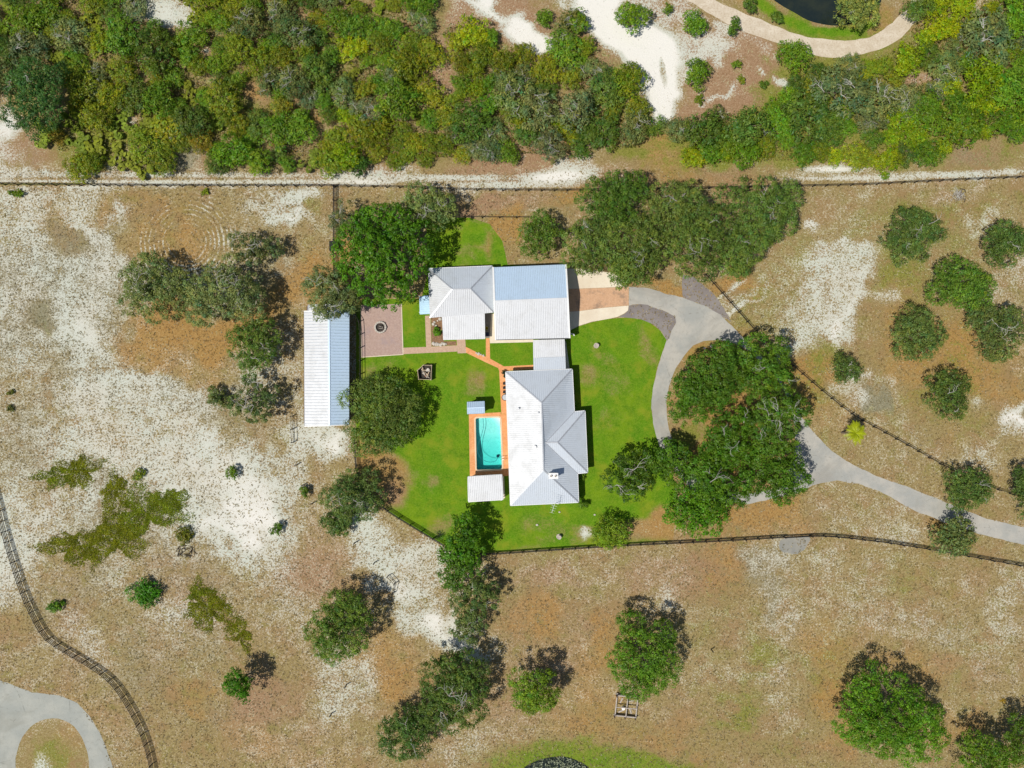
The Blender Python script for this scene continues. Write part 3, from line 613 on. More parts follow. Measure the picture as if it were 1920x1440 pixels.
sheet('concrete_road', [(-260, 1190), (-60, 1252), (0, 1275), (60, 1298), (85, 1300), (115, 1304), (145, 1318), (172, 1347), (195, 1390), (212, 1440), (216, 1500), (195, 1570), (130, 1620), (-260, 1620)], 0.010, M_DRIVE2, holes=[LOOP], ragged=.08)
sheet('gate_pad', [(1466, 1010), (1513, 1006), (1518, 1016), (1508, 1032), (1490, 1040), (1470, 1036), (1462, 1024)], 0.008, M_PLATE, smooth=3, ragged=.16)
# sandy road round the pond
def ribbon(center, w):
    c = smooth_path(center, 5); L = []; Rr = []
    for i, p in enumerate(c):
        a = Vector(c[max(i - 1, 0)]); b = Vector(c[min(i + 1, len(c) - 1)]); d = (b - a).normalized(); n = Vector((-d.y, d.x)); ww = w + 1.0 * math.sin(i * 1.7) + 2.0 * math.sin(i * .43)
        L.append(tuple(Vector(p) + n * ww / 2)); Rr.append(tuple(Vector(p) - n * ww / 2))
    return L + Rr[::-1]
sheet('sandy_road', ribbon([(1180, -110), (1240, -50), (1310, -2), (1360, 26), (1420, 52), (1475, 72), (1530, 87), (1585, 92), (1635, 82), (1672, 63), (1698, 38), (1720, 10), (1730, -60), (1735, -120)], 30), 0.006, M_TRACK, ragged=.11)
sheet('pond_water', [(1425, -60), (1440, -12), (1462, 8), (1490, 24), (1515, 38), (1545, 46), (1575, 48), (1605, 42), (1640, 22), (1655, -10), (1650, -60), (1600, -110), (1480, -110)], 0.005, M_PONDW, smooth=3)
sheet('reed_pond_water', [(980, 1442), (1000, 1429), (1030, 1420), (1060, 1419), (1085, 1427), (1105, 1440), (1120, 1462), (1110, 1500), (1050, 1520), (990, 1500), (970, 1465)], 0.005, M_PONDW, smooth=3)

# yard paving
sheet('brick_patio', [(677, 572), (752, 570), (755, 664), (678, 669)], 0.022, M_PATIO)
sheet('patio_edging', [(676.2, 571), (677, 572), (678, 669), (755, 664), (752, 570), (753.4, 569), (756.6, 665.2), (677, 670.6)], 0.030, M_CREAM)
sheet('brick_path', [(756, 652), (799, 650.5), (797, 592), (807, 592), (809, 650), (857, 647.5), (857.5, 659), (756, 664)], 0.018, M_PATH)
sheet('terracotta_landing', [(856, 633), (872, 632), (874, 662), (858, 662.5)], 0.022, M_PATH)
sheet('terracotta_walk', [(873, 650), (911, 669), (911, 634), (918, 634), (919, 672.5), (945, 687), (1000, 684), (1000, 692), (953, 695), (953, 776), (940, 776), (936, 696), (934, 690), (910, 679), (873, 661)], 0.020, M_TERRA)
sheet('garden_bed', [(808, 592), (832, 592), (832, 640), (855.5, 640), (855.5, 647), (809.5, 649.5)], 0.014, M_MULCH)
sheet('garage_slab', [(921, 588), (935, 588), (935, 628), (1000, 626), (1000, 641.5), (919, 643.5), (918, 636)], 0.030, M_CREAM)
sheet('shaded_court', [(900, 588), (920.7, 588), (920.7, 633.5), (900, 633.5)], 0.016, M_ASPH_SHADE)  # concrete court; the shade over it is put into this dark colour
DECK = [(879, 776), (939, 773), (939, 776.5), (953, 776.5), (957, 892), (881, 896)]
sheet('pool_deck', DECK, 0.024, M_TERRA, holes=[POOL])
# ------------------------------------------------------------------ roofs and walls
def plane_frame(pts):
    n = Vector((0, 0, 0))
    for i in range(len(pts)):
        a, b = pts[i - 1], pts[i]
        n += Vector(((a.y - b.y) * (a.z + b.z), (a.z - b.z) * (a.x + b.x), (a.x - b.x) * (a.y + b.y)))
    n.normalize()
    if n.z < 0: n = -n
    d = Vector((0, 0, -1)) - n * (-n.z)
    d = d.normalized() if d.length > 1e-3 else Vector((0, -1, 0))
    return n, d, n.cross(d)

def roof_slope(parent, pts, mat, spacing=0.42, rw=0.05, rh=0.045, thick=0.10, name='roof_slope', down=None):
    """pts: 3D corners; a slab with raised seams running down the slope"""
    pts = [Vector(p) for p in pts]
    if area2([(p.x, p.y) for p in pts]) < 0: pts = pts[::-1]
    n, d, c = plane_frame(pts)
    if down is not None: d = Vector(down).normalized(); d = (d - n * d.dot(n)).normalized(); c = n.cross(d)
    m = MB(); k = len(pts); lo = [p - Vector((0, 0, thick)) for p in pts]
    m.add(pts + lo, [tuple(range(k)), tuple(range(k, 2 * k))[::-1]] + [(i, k + i, k + (i + 1) % k, (i + 1) % k) for i in range(k)])
    o = m.build(name, mat, parent)
    org = pts[0]; uv = [((p - org).dot(c), (p - org).dot(d)) for p in pts]
    umin = min(u for u, v in uv); umax = max(u for u, v in uv)
    rb = MB(); rr = random.Random(int(umax * 1000)); x = umin + spacing * .5
    while x < umax:
        cuts = []
        for i in range(k):
            (u1, v1), (u2, v2) = uv[i - 1], uv[i]
            if (u1 > x) != (u2 > x): w_ = (x - u1) / (u2 - u1); cuts.append((v1 + (v2 - v1) * w_, pts[i - 1].lerp(pts[i], w_)))
        cuts.sort(key=lambda q_: q_[0])
        for (a, PA), (b, PB) in zip(cuts[::2], cuts[1::2]):
            if b - a < .15: continue
            A = PA + d * .03 + n * .008; B = PB - d * .01 + n * .008
            q = []
            for P in (A, B):
                q += [P - c * rw / 2 - n * .01, P + c * rw / 2 - n * .01, P + c * rw * .28 + n * rh, P - c * rw * .28 + n * rh]
            rb.add(q, [(0, 1, 5, 4), (1, 2, 6, 5), (2, 3, 7, 6), (3, 0, 4, 7), (0, 3, 2, 1), (4, 5, 6, 7)])
        x += spacing
    if rb.v:
        r = rb.build('standing_seam', M_SEAMG if mat is M_ROOF_HW else M_SEAM if mat is M_ROOF_W else M_SEAMB if mat is M_ROOF_B else mat, o); r['kind'] = 'stuff'
    return o

def cap(parent, a, b, w=.22, mat=None, name='ridge_cap', h=.05):
    m = MB(); m.bar(Vector(a) + Vector((0, 0, .03)), Vector(b) + Vector((0, 0, .03)), w, h); return m.build(name, mat or M_CAP, parent)

def walls(parent, foot, z1, mat, z0=0.0):
    """foot: ccw world polygon; each straight wall a part with thickness"""
    p = ccw(foot); q = offset_poly(p, .16); n = len(p)
    for i in range(n):
        j = (i + 1) % n; m = MB()
        vs = [(*p[i], z0), (*p[j], z0), (*q[j], z0), (*q[i], z0), (*p[i], z1), (*p[j], z1), (*q[j], z1), (*q[i], z1)]
        m.add(vs, [(3, 2, 1, 0), (4, 5, 6, 7), (0, 1, 5, 4), (1, 2, 6, 5), (2, 3, 7, 6), (3, 0, 4, 7)])
        m.build('wall', mat, parent)
    return p

def opening(parent, p, i, t, w, h, z0, kind='window'):
    """a window or door set proud on wall i of the ccw polygon p"""
    a = Vector(p[i]); b = Vector(p[(i + 1) % len(p)]); d = (b - a).normalized(); n = Vector((d.y, -d.x)); c = a + (b - a) * t
    M = Matrix(((d.x, n.x, 0, c.x), (d.y, n.y, 0, c.y), (0, 0, 1, z0), (0, 0, 0, 1)))
    m = MB(); f = .09
    if kind == 'window':
        m.box(-w / 2, w / 2, -.01, .05, 0, f, M).box(-w / 2, w / 2, -.01, .05, h - f, h, M).box(-w / 2, -w / 2 + f, -.01, .05, f, h - f, M).box(w / 2 - f, w / 2, -.01, .05, f, h - f, M).box(-.03, .03, -.01, .045, f, h - f, M)
        o = m.build('window', M_TRIM, parent)
        MB().box(-w / 2 + f, w / 2 - f, -.005, .02, f, h - f, M).build('pane', M_GLASS, o)
        MB().box(-w / 2 - .06, w / 2 + .06, -.01, .12, -.07, -.003, M).build('sill', M_TRIM, o)
    else:
        o = m.box(-w / 2, w / 2, -.01, .05, 0, h, M).build('door', M_DOOR if w < 2 else M_TRIM, parent)
        MB().box(-w / 2 - .1, -w / 2 - .003, -.01, .07, 0, h + .1, M).box(w / 2 + .003, w / 2 + .1, -.01, .07, 0, h + .1, M).box(-w / 2, w / 2, -.01, .07, h + .003, h + .1, M).build('door_frame', M_TRIM, o)
        MB().box(w / 2 - .18, w / 2 - .10, .05, .10, 1.0, 1.08, M).build('handle', M_CHROME, o)

def eave_trim(parent, poly3, mat=M_TRIM, w=.14, h=.13, dz=-.06):
    for i in range(len(poly3)):
        a = Vector(poly3[i - 1]); b = Vector(poly3[i]); e = (b - a).normalized() * .07
        MB().bar(a + e + Vector((0, 0, dz)), b - e + Vector((0, 0, dz)), w, h).build('gutter', mat, parent)

def P3(z, *pts): return [at(x, y, z) for x, y in pts]

# --- main house -------------------------------------------------------------
def main_house():
    ez, rz, wz = 3.0, 5.5, 4.95
    TL, TR, E1, E2, E3, E4, BR, BL = P3(ez, (948, 697), (1073, 692), (1077, 772), (1097, 770), (1102, 886), (1083, 888), (1085, 942), (957, 948))
    R1 = at(1015.5, 755, rz); R2 = at(1019, 881, rz); WV = at(1022.5, 830, wz); WH = at(1045.5, 829.5, wz)
    hs = empty('main_house', at(1018, 820), label='large house with grey hip roof beside the turquoise pool', cat='house', world=True)
    foot = [at2(951, 702, 0), at2(1068, 697, 0), at2(1071, 774.5, 0), at2(1091, 774, 0), at2(1096, 881, 0), at2(1078, 882, 0), at2(1080, 936, 0), at2(961, 942, 0)]
    p = walls(hs, foot, 2.95, M_WALL)
    roof_slope(hs, [TL, R1, R2, BL], M_ROOF_HW, .36)
    roof_slope(hs, [TL, TR, R1], M_ROOF, .36)
    roof_slope(hs, [BL, BR, R2], M_ROOF, .36)
    roof_slope(hs, [TR, E1, WV, E4, BR, R2, R1], M_ROOF, .36, down=(1, 0, -.38))
    roof_slope(hs, [E1, E2, WH, WV], M_ROOF, .36, down=(0, 1, -.38))
    roof_slope(hs, [E3, E4, WV, WH], M_ROOF, .36, down=(0, -1, -.38))
    roof_slope(hs, [E2, E3, WH], M_ROOF, .36, down=(1, 0, -.38))
    for a, b in ((TL, R1), (TR, R1), (R1, R2), (BL, R2), (BR, R2), (WV, WH), (E2, WH), (E3, WH)): cap(hs, a, b)
    for a, b in ((E1, WV), (E4, WV)): cap(hs, a, b, .12, M_CAP, 'valley_flashing', .03)
    eave_trim(hs, [TL, TR, E1, E2, E3, E4, BR, BL])
    for i in range(len(p)):
        L = (Vector(p[(i + 1) % len(p)]) - Vector(p[i])).length
        if L > 6:
            for t in ((.2, .5, .8) if L < 14 else (.12, .3, .7, .88)): opening(hs, p, i, t, 1.3, 1.3, .95)
            if L > 14: opening(hs, p, i, .5, 1.8, 2.1, .02, 'door')
    # chimney
    c = at(1036.5, 890, 4.7); ch = MB().box(c.x - .75, c.x + .75, c.y - .42, c.y + .42, 3.9, 6.35).build('chimney', M_WALLW, hs)
    MB().box(c.x - .85, c.x + .85, c.y - .52, c.y + .52, 6.353, 6.5).build('chimney_cap', M_TRIM, ch)
    for s in (-.4, .38): MB().lathe([(.19, 6.503), (.19, 6.8), (.13, 6.8), (.13, 6.6)], 12, (c.x + s, c.y)).build('flue_pot', M_STONE, ch)
    # roof vents
    for x, y, z, r in ((973, 765.5, 3.95, .13), (1009.5, 773.5, 5.15, .12), (1003, 838, 5.0, .26)):
        v = at(x, y, z)
        MB().lathe([(r * 1.5, z - .25), (r * 1.5, z + .02), (r, z + .06), (r, z + .32), (r * 1.25, z + .34), (r * 1.1, z + .42), (.02, z + .45)], 14, (v.x, v.y)).build('roof_vent', M_WHITE if r > .2 else M_CAP, hs)
    return hs
main_house()

def tv_antenna():
    b = at(1036, 944, 3.0); o = empty('tv_antenna', (b.x, b.y - .25, 0), label='thin white antenna mast at the south eave of the large house', cat='antenna')
    MB().tube([(0, 0, 0.0), (0, 0, 6.2)], .035, 6).build('mast', M_WHITE, o)
    MB().tube([(-.3, -.9, 5.9), (.4, 1.2, 5.9)], .03, 5).build('boom', M_WHITE, o)
    for k in range(6):
        t = k / 5; x, y = -.3 + .7 * t, -.9 + 2.1 * t; w = .35 + .35 * t
        MB().tube([(x - w, y + w * .33, 5.93), (x + w, y - w * .33, 5.93)], .018, 4).build('element', M_WHITE, o)
tv_antenna()

# --- garage ------------------------------------------------------------------
def garage():
    ez, rz = 3.6, 5.2
    A, B, C, D = P3(ez, (924.5, 501), (1061, 495.5), (1068, 634), (929.5, 637)); RW = at(927.3, 565, rz); RE = at(1064.5, 559.5, rz)
    g = empty('garage', at(997, 568), label='wide garage with shaded blue and sunlit white gabled metal roof next to the parking court', cat='garage', world=True)
    foot = [at2(929, 506), at2(1055, 501), at2(1061, 628), at2(934, 631)]
    p = walls(g, foot, 3.5, M_WALLW)
    for i in range(4):   # gable infill on the two end walls
        a = Vector(p[i]); b = Vector(p[(i + 1) % 4])
        if abs(a.x - b.x) < 3:
            mid = (a + b) / 2; n = Vector(((b - a).y, -(b - a).x)).normalized() * -.16; m = MB()
            vs = [(*a, 3.503), (*b, 3.503), (*mid, 4.95), (*(a + n), 3.503), (*(b + n), 3.503), (*(mid + n), 4.95)]
            m.add(vs, [(0, 1, 2), (5, 4, 3), (0, 3, 4, 1), (1, 4, 5, 2), (2, 5, 3, 0)]); m.build('gable', M_WALLW, g)
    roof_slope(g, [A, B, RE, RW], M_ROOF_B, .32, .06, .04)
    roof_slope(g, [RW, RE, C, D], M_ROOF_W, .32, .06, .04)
    cap(g, RW, RE, .3, M_ROOF_W)
    for a, b in ((A, RW), (RW, D), (B, RE), (RE, C)): cap(g, a, b, .28, M_TRIM, 'barge_board', .12)
    eave_trim(g, [A, B], w=.16); eave_trim(g, [C, D], w=.16)
    for i in range(4):
        a = Vector(p[i]); b = Vector(p[(i + 1) % 4])
        if (a.x + b.x) / 2 > 9:
            for t in (.3, .68): opening(g, p, i, t, 3.4, 2.6, .03, 'door')
        else:
            for t in (.25, .75): opening(g, p, i, t, 1.2, 1.1, 1.2)
garage()

# --- guest house -----------------------------------------------------------------
def guest_house():
    ez, rz = 2.9, 4.7
    A, B, C, D = P3(ez, (802.5, 503.5), (923.2, 498.5), (926, 586), (806, 596)); R1 = at(848, 542, rz); R2 = at(882.5, 541.2, rz)
    h = empty('guest_house', at(866, 560), label='smaller hip roofed house under the big green tree, joined to the garage side', cat='house', world=True)
    p = walls(h, [at2(808, 508), at2(918, 503), at2(921, 583), at2(812, 590)], 2.85, M_WALL)
    PX, PY = at(828.3, 594.1, 2.9), at(909, 587.5, 2.9)
    roof_slope(h, [A, B, R2, R1], M_ROOF, .34); roof_slope(h, [B, C, R2], M_ROOF, .34); roof_slope(h, [A, R1, D], M_ROOF_HW, .34)
    roof_slope(h, [R1, R2, C, PY, PX, D], M_ROOF_W, .34, down=(0, -1, -.34))
    for a, b in ((A, R1), (B, R2), (C, R2), (D, R1), (R1, R2)): cap(h, a, b, .2)
    eave_trim(h, [A, B, C]); 
    # porch at the south
    Q1, Q2 = at(831, 637.5, 2.45), at(909.5, 635.5, 2.45)
    roof_slope(h, [at(828.5, 593.0, 2.86), at(908.8, 586.8, 2.86), Q2, Q1], M_ROOF_W, .34, name='porch_roof', down=(0, -1, -.1))
    for x, y in ((834, 633), (858, 632), (882, 631.5), (905, 631)):
        b = at(x, y, 0); MB().box(b.x - .08, b.x + .08, b.y - .08, b.y + .08, 0, 2.33).build('porch_post', M_TRIM, h)
    opening(h, p, 0 if p[0][1] < 14 else 2, .5, 1.0, 2.1, .02, 'door')
    for i in range(4):
        for t in (.22, .78): opening(h, p, i, t, 1.2, 1.2, 1.0)
    # little lean-to on the west side
    roof_slope(h, [at(786, 556, 2.2), at(804, 553, 2.5), at(806, 588.5, 2.5), at(787, 589.5, 2.2)], M_LEANTO, .4, name='lean_to_roof')
    for x, y in ((788.5, 558), (789, 587.5)):
        b = at(x, y, 0); MB().box(b.x - .06, b.x + .06, b.y - .06, b.y + .06, 0, 2.08).build('porch_post', M_TRIM, h)
guest_house()

# --- breezeway between garage and house ------------------------------------------
def breezeway():
    b = empty('breezeway', at(1030, 662), label='covered walkway roof linking the garage to the large house', cat='walkway roof', world=True)
    roof_slope(b, P3(2.75, (999.5, 637.5), (1058.5, 636)) + P3(2.55, (1060, 668.5), (1000, 670.5)), M_ROOF_W, .36)
    roof_slope(b, P3(2.56, (1000, 670.7), (1060, 668.7)) + P3(2.85, (1061, 691.5), (1000.5, 694)), M_ROOF, .36)
    for x, y in ((1002, 642), (1056, 640), (1003, 688), (1057, 686)):
        q = at(x, y, 0); MB().box(q.x - .08, q.x + .08, q.y - .08, q.y + .08, 0, 2.5).build('post', M_TRIM, b)
    sheet('breezeway_floor', [(1000.5, 642), (1061, 640), (1068, 692), (1000.5, 683)], 0.026, M_CREAM)
breezeway()

# --- pool pavilion, pump shed -------------------------------------------------------
def pavilion():
    p = empty('pool_pavilion', at(911, 915), label='open white roofed pavilion at the south end of the pool', cat='pavilion', world=True)
    c = P3(2.75, (877, 893.5), (941.5, 889.5), (943.5, 937), (878, 940.5))
    roof_slope(p, [c[0] + Vector((0, 0, .12)), c[1] + Vector((0, 0, .12)), c[2], c[3]], M_ROOF_W, .34, .06, .04)
    eave_trim(p, c, w=.1, h=.16)
    for x, y in ((880, 896.5), (938, 893), (940, 933), (881, 936.5)):
        q = at(x, y, 0); MB().box(q.x - .09, q.x + .09, q.y - .09, q.y + .09, .004, 2.66).build('post', M_TRIM, p)
    for (x1, y1), (x2, y2) in (((880, 896.5), (938, 893)), ((881, 936.5), (940, 933))):
        a = at(x1, y1, 0); b = at(x2, y2, 0); MB().bar((a.x + .1, a.y, 2.52), (b.x - .1, b.y, 2.52), .1, .18).build('beam', M_TRIM, p)
    sheet('pavilion_floor', [(881, 896.3), (945, 892.7), (947, 934), (883, 937)], 0.028, M_CREAM)
pavilion()
def shed():
    s = empty('pump_shed', at(891, 765), label='tiny square shed with pale blue roof at the pool corner nearest the lawn', cat='shed', world=True)
    z0, z1 = 3.0, 3.6
    a, b, c, d = P3(z0, (875.5, 753.5), (908.5, 752), (909, 775), (876, 776.5)); r1, r2 = at(875.7, 765, z1), at(908.8, 763.5, z1)
    roof_slope(s, [a, b, r2, r1], M_ROOF_B, .35); roof_slope(s, [r1, r2, c, d], M_ROOF_B, .35); cap(s, r1, r2, .16, M_ROOF_B)
    p = walls(s, [at2(878, 756), at2(906, 754.5), at2(906.5, 772.5), at2(878.5, 774)], 2.93, M_WALLW)
    eave_trim(s, [a, b], w=.08, h=.1); eave_trim(s, [c, d], w=.08, h=.1)
    for i in range(4):
        q = Vector(p[i]); e = Vector(p[(i + 1) % 4])
        if abs(q.x - e.x) > 1 and q.y > -3.8: opening(s, p, i, .5, .9, 1.9, .03, 'door')
shed()

# --- horse barn ---------------------------------------------------------------------------
def barn():
    b = empty('horse_barn', at(613, 690), label='long narrow barn with ribbed sunlit white and shaded blue roof along the west yard fence', cat='barn', world=True)
    ez, rz = 3.0, 4.1
    A, B, C, D = P3(ez, (570, 583.5), (655, 581), (654.5, 796.5), (571, 799.5)); RN, RS = at(616.5, 582, rz), at(617.5, 798, rz)
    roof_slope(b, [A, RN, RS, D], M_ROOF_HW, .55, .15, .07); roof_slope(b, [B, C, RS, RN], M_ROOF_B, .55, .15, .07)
    cap(b, RN, RS, .34, M_ROOF_B)
    for u, v in ((A, RN), (RN, B), (D, RS), (RS, C)): cap(b, u, v, .16, M_TRIM, 'barge_board', .1)
    eave_trim(b, [A, D], w=.1, h=.12); eave_trim(b, [B, C], w=.1, h=.12)
    roof_slope(b, P3(3.1, (577, 571), (632, 569)) + P3(3.3, (632, 581), (577, 583)), M_ROOF_W, .5, .12, .06, name='annex_roof')
    p = walls(b, [at2(578, 590), at2(643, 588), at2(643, 790), at2(578, 792)], 2.9, M_WALLB)
    walls(b, [at2(583, 577), at2(626, 576), at2(626, 587.5), at2(583, 587.8)], 2.85, M_WALLB)
    for i in range(4):
        if (Vector(p[(i + 1) % 4]) - Vector(p[i])).length > 12:
            for k in range(5): opening(b, p, i, .1 + .2 * k, 1.4, 2.1, .02, 'door')
    for k in range(6):
        q = at(649, 590 + k * 40, 0); MB().box(q.x - .1, q.x + .1, q.y - .1, q.y + .1, 0, 2.86).build('post', M_WALLB, b)
barn()

# --- swimming pool -------------------------------------------------------------------------
def pool():
    o = empty('swimming_pool', at(916, 832, -.0), label='rectangular turquoise swimming pool with orange deck around it', cat='pool')
    loc = o.location.copy()
    pw = [Vector(at2(*p)) - Vector(loc[:2]) for p in POOL]     # TL TR BR BL
    rim = []                                                  # rounded corners
    for i in range(4):
        a, b, c = pw[i - 1], pw[i], pw[(i + 1) % 4]; e1 = (a - b).normalized() * .35; e2 = (c - b).normalized() * .35
        for t in (0, .33, .67, 1): rim.append((b + e1) * (1 - t) ** 2 + 2 * t * (1 - t) * b + (b + e2) * t * t)
    n = len(rim); ys = [p.y for p in rim]; y0, y1 = min(ys), max(ys)
    dep = lambda y: -1.05 - 1.15 * min(1, max(0, (y1 - y - 2.6) / 4.6))
    top = [(p.x, p.y, .02) for p in rim]; bot = [(p.x, p.y, dep(p.y)) for p in rim]
    # floor as strips so that it can slope
    m = MB(); m.add(top + bot, [(i, n + i, n + (i + 1) % n, (i + 1) % n) for i in range(n)])
    m.build('basin_wall', M_PLASTER, o)
    rows = np.linspace(y1, y0, 15); left = lambda y: (pw[0] + (pw[3] - pw[0]) * ((y - pw[0].y) / (pw[3].y - pw[0].y))).x; right = lambda y: (pw[1] + (pw[2] - pw[1]) * ((y - pw[1].y) / (pw[2].y - pw[1].y))).x
    vs = []; fs = []
    for k, y in enumerate(rows): vs += [(left(y) - .02, y, dep(y) + .004), (right(y) + .02, y, dep(y) + .004)]
    for k in range(len(rows) - 1): fs.append((2 * k, 2 * k + 2, 2 * k + 3, 2 * k + 1))
    m = MB(); m.add(vs, fs); m.build('basin_floor', M_PLASTER, o)
    ri = offset_poly([tuple(p) for p in rim], .004); k = len(ri); wm = MB()
    wm.add([(p[0], p[1], -.12) for p in ri] + [(p[0], p[1], dep(p[1]) + .03) for p in ri], [tuple(range(k)), tuple(range(k, 2 * k))[::-1]] + [(i, k + i, k + (i + 1) % k, (i + 1) % k) for i in range(k)])
    wm.build('water', M_WATER, o)
    cop = MB(); big = offset_poly([tuple(p) for p in rim], -.26); rimc = ccw([tuple(p) for p in rim]); k = len(big)
    inn = offset_poly([tuple(p) for p in rim], .03)
    cop.add([(*p, .075) for p in big] + [(*p, .075) for p in inn] + [(*p, -.02) for p in inn] + [(*p, .01) for p in big],
            [(i, (i + 1) % k, k + (i + 1) % k, k + i) for i in range(k)] + [(k + i, k + (i + 1) % k, 2 * k + (i + 1) % k, 2 * k + i) for i in range(k)] + [((i + 1) % k, i, 3 * k + i, 3 * k + (i + 1) % k) for i in range(k)])
    cop.build('coping', make_concrete('pale_coping', (0.72, 0.58, 0.40), (0.68, 0.50, 0.33), (0.6, 0.4, 0.25), False), o)
    tr = pw[1]
    for s, z in ((1.5, -.85), (1.1, -.6), (.7, -.35)):     # corner steps
        MB().prism(ccw([(tr.x - .03, tr.y - .03), (tr.x - .03 - s * .0, tr.y - s * 1.25), (tr.x - s * 1.25, tr.y - .03)]), -1.1, z).build('step', M_TRIM, o)
    br = pw[2]
    for dy in (2.35, 1.85):
        x = br.x - .12 + .0; y = br.y + dy
        MB().tube([(x + .75, y, .08), (x + .75, y, .75), (x + .5, y, .92), (x + .1, y, .8), (x - .18, y, .2), (x - .22, y, -.7)], .035, 6).build('grab_rail', M_CHROME, o)
    # cleaner hose lying in the water
    pts = [at(*q) for q in ((905.5, 784.5), (906.5, 800), (903, 815), (898.5, 828), (895.5, 842), (897, 853), (903, 860), (912, 865.5), (922, 866.5), (930, 864), (933, 858))]
    pts = [(p.x, p.y, -.16) for p in pts]
    hs = MB().tube(smooth_path(pts, 4), .045, 5).build('cleaner_hose', M_HOSE, None, smooth=True)
    tag(hs, 'thin dark hose curling through the turquoise pool water', 'hose')
    c = at(933, 857, 0); cl = MB().lathe([(.25, -1.95), (.28, -1.8), (.2, -1.66), (.05, -1.6)], 10, (c.x, c.y)).build('pool_cleaner', M_NAVY, None)
    tag(cl, 'small dark pool cleaner on the deep floor of the pool', 'pool cleaner')
pool()
# ------------------------------------------------------------------ trees and shrubs
def unit(n, rs):
    v = rs.normal(size=(n, 3)); return v / np.linalg.norm(v, axis=1)[:, None]

def leaf_mesh(name, C, N, size, tint, rs, slim=0.62, along=None):
    """rhombic leaf sprays: C centres, N normals, size per spray, tint (n,3)"""
    n = len(C)
    h = unit(n, rs)
    if along is not None: h = np.cross(along + h * .55, N)
    T = np.cross(N, h); T /= np.linalg.norm(T, axis=1)[:, None] + 1e-9; B = np.cross(N, T)
    s = size[:, None]
    lift = N * s * rs.uniform(-.25, .25, n)[:, None]
    V = np.stack([C - T * s * .5, C - B * s * .5 * slim + lift, C + T * s * .5, C + B * s * .5 * slim + lift * .6], 1).reshape(-1, 3)
    F = np.arange(4 * n).reshape(n, 4)
    cols = np.repeat(tint, 4, axis=0)
    return fast_mesh(name, V, F, [M_LEAF], cols)

def crown(name, rx, ry, h0, h1, seed, leaf=.34, dens=1.0, lobe=.36, clump=.75, gap=0.0, hue=.16, nl=None, flat=.8, wobk=1.0, nck=3.6):
    """foliage in sub-clumps on a heap of lobes; rx, ry half widths, h0..h1 heights"""
    rs = np.random.RandomState(seed); R0 = math.sqrt(rx * ry)
    nl = max(nl or 5, int((2.2 if gap < .3 else 1.6) / lobe ** 2)) if R0 > 1.5 else (nl or 7); L = []
    tries = 0; wob = (wobk * rs.uniform(.05, .15), wobk * rs.uniform(.05, .14), rs.uniform(0, 6.28), rs.uniform(0, 6.28))
    while len(L) < nl and tries < 4000:
        tries += 1
        a = rs.uniform(0, 2 * math.pi); r = math.sqrt(rs.uniform(0, 1)) * (1 - lobe * .72)
        rl = R0 * lobe * rs.uniform(.7, 1.15)
        ed = 1 + wob[0] * math.sin(2 * a + wob[2]) + wob[1] * math.sin(3 * a + wob[3]) + .06 * math.sin(5 * a + wob[2] * 2)
        p = (rx * r * ed * math.cos(a), ry * r * ed * math.sin(a))
        if any((p[0] - q[0]) ** 2 + (p[1] - q[1]) ** 2 < (0.57 * R0 * lobe) ** 2 for q in L): continue
        z = h0 + (h1 - h0) * (.42 + .40 * (1 - r * r)) * rs.uniform(.70, 1.10)
        L.append((p[0], p[1], min(z, h1 - rl * .5), rl, rs.uniform(.80, 1.18)))
    C = []; N = []; Sz = []; T = []; A = []
    area = math.pi * rx * ry; total = int(area / (leaf * leaf * .31) * 3.1 * dens)
    wsum = sum(l[3] ** 2 for l in L)
    for (x, y, z, rl, lt) in L:
        nleaf = int(total * rl * rl / wsum); cr = min(clump, rl * .6); nc = max(5, int(nck * (rl / cr) ** 2))
        d = unit(nc * 2, rs); d = d[d[:, 2] > -.42][:nc]
        if gap > 0: d = d[rs.uniform(size=len(d)) > gap]
        if len(d) == 0: continue
        cc = np.array([x, y, z]) + d * np.array([rl, rl, rl * flat]) * rs.uniform(.80, 1.02, len(d))[:, None]
        k = max(6, nleaf // len(d))
        for j in range(len(d)):
            r_ = cr * rs.uniform(.65, 1.3); kk = int(k * rs.uniform(.6, 1.3)); e = unit(kk, rs)
            e[:, 2] = np.where(e[:, 2] < -.35, -e[:, 2], e[:, 2])
            rad = r_ * rs.uniform(.35, 1.0, kk) ** .6
            C.append(cc[j] + e * np.stack([rad, rad, rad * .8], 1))
            nn = e * .9 + d[j] * .35 + unit(kk, rs) * .55 + np.array([0, 0, .35]); N.append(nn / np.linalg.norm(nn, axis=1)[:, None])
            Sz.append(leaf * rs.uniform(.6, 1.5, kk)); A.append(np.tile(d[j] * np.array([1, 1, .3]), (kk, 1)) + e * .6)
            hs = rs.normal(0, hue); b = lt * rs.uniform(.74, 1.22); lv = b * rs.uniform(.78, 1.24, kk)
            T.append(np.stack([lv * (1 + hs * 1.1), lv * (1 + hs * .25), lv * (1 - hs * .4)], 1))
    C = np.concatenate(C); N = np.concatenate(N); Sz = np.concatenate(Sz); T = np.clip(np.concatenate(T), .25, 2.2)
    C[:, 2] = np.maximum(C[:, 2], .12)
    return leaf_mesh(name, C, N, Sz, T, rs, .5, np.concatenate(A)), L

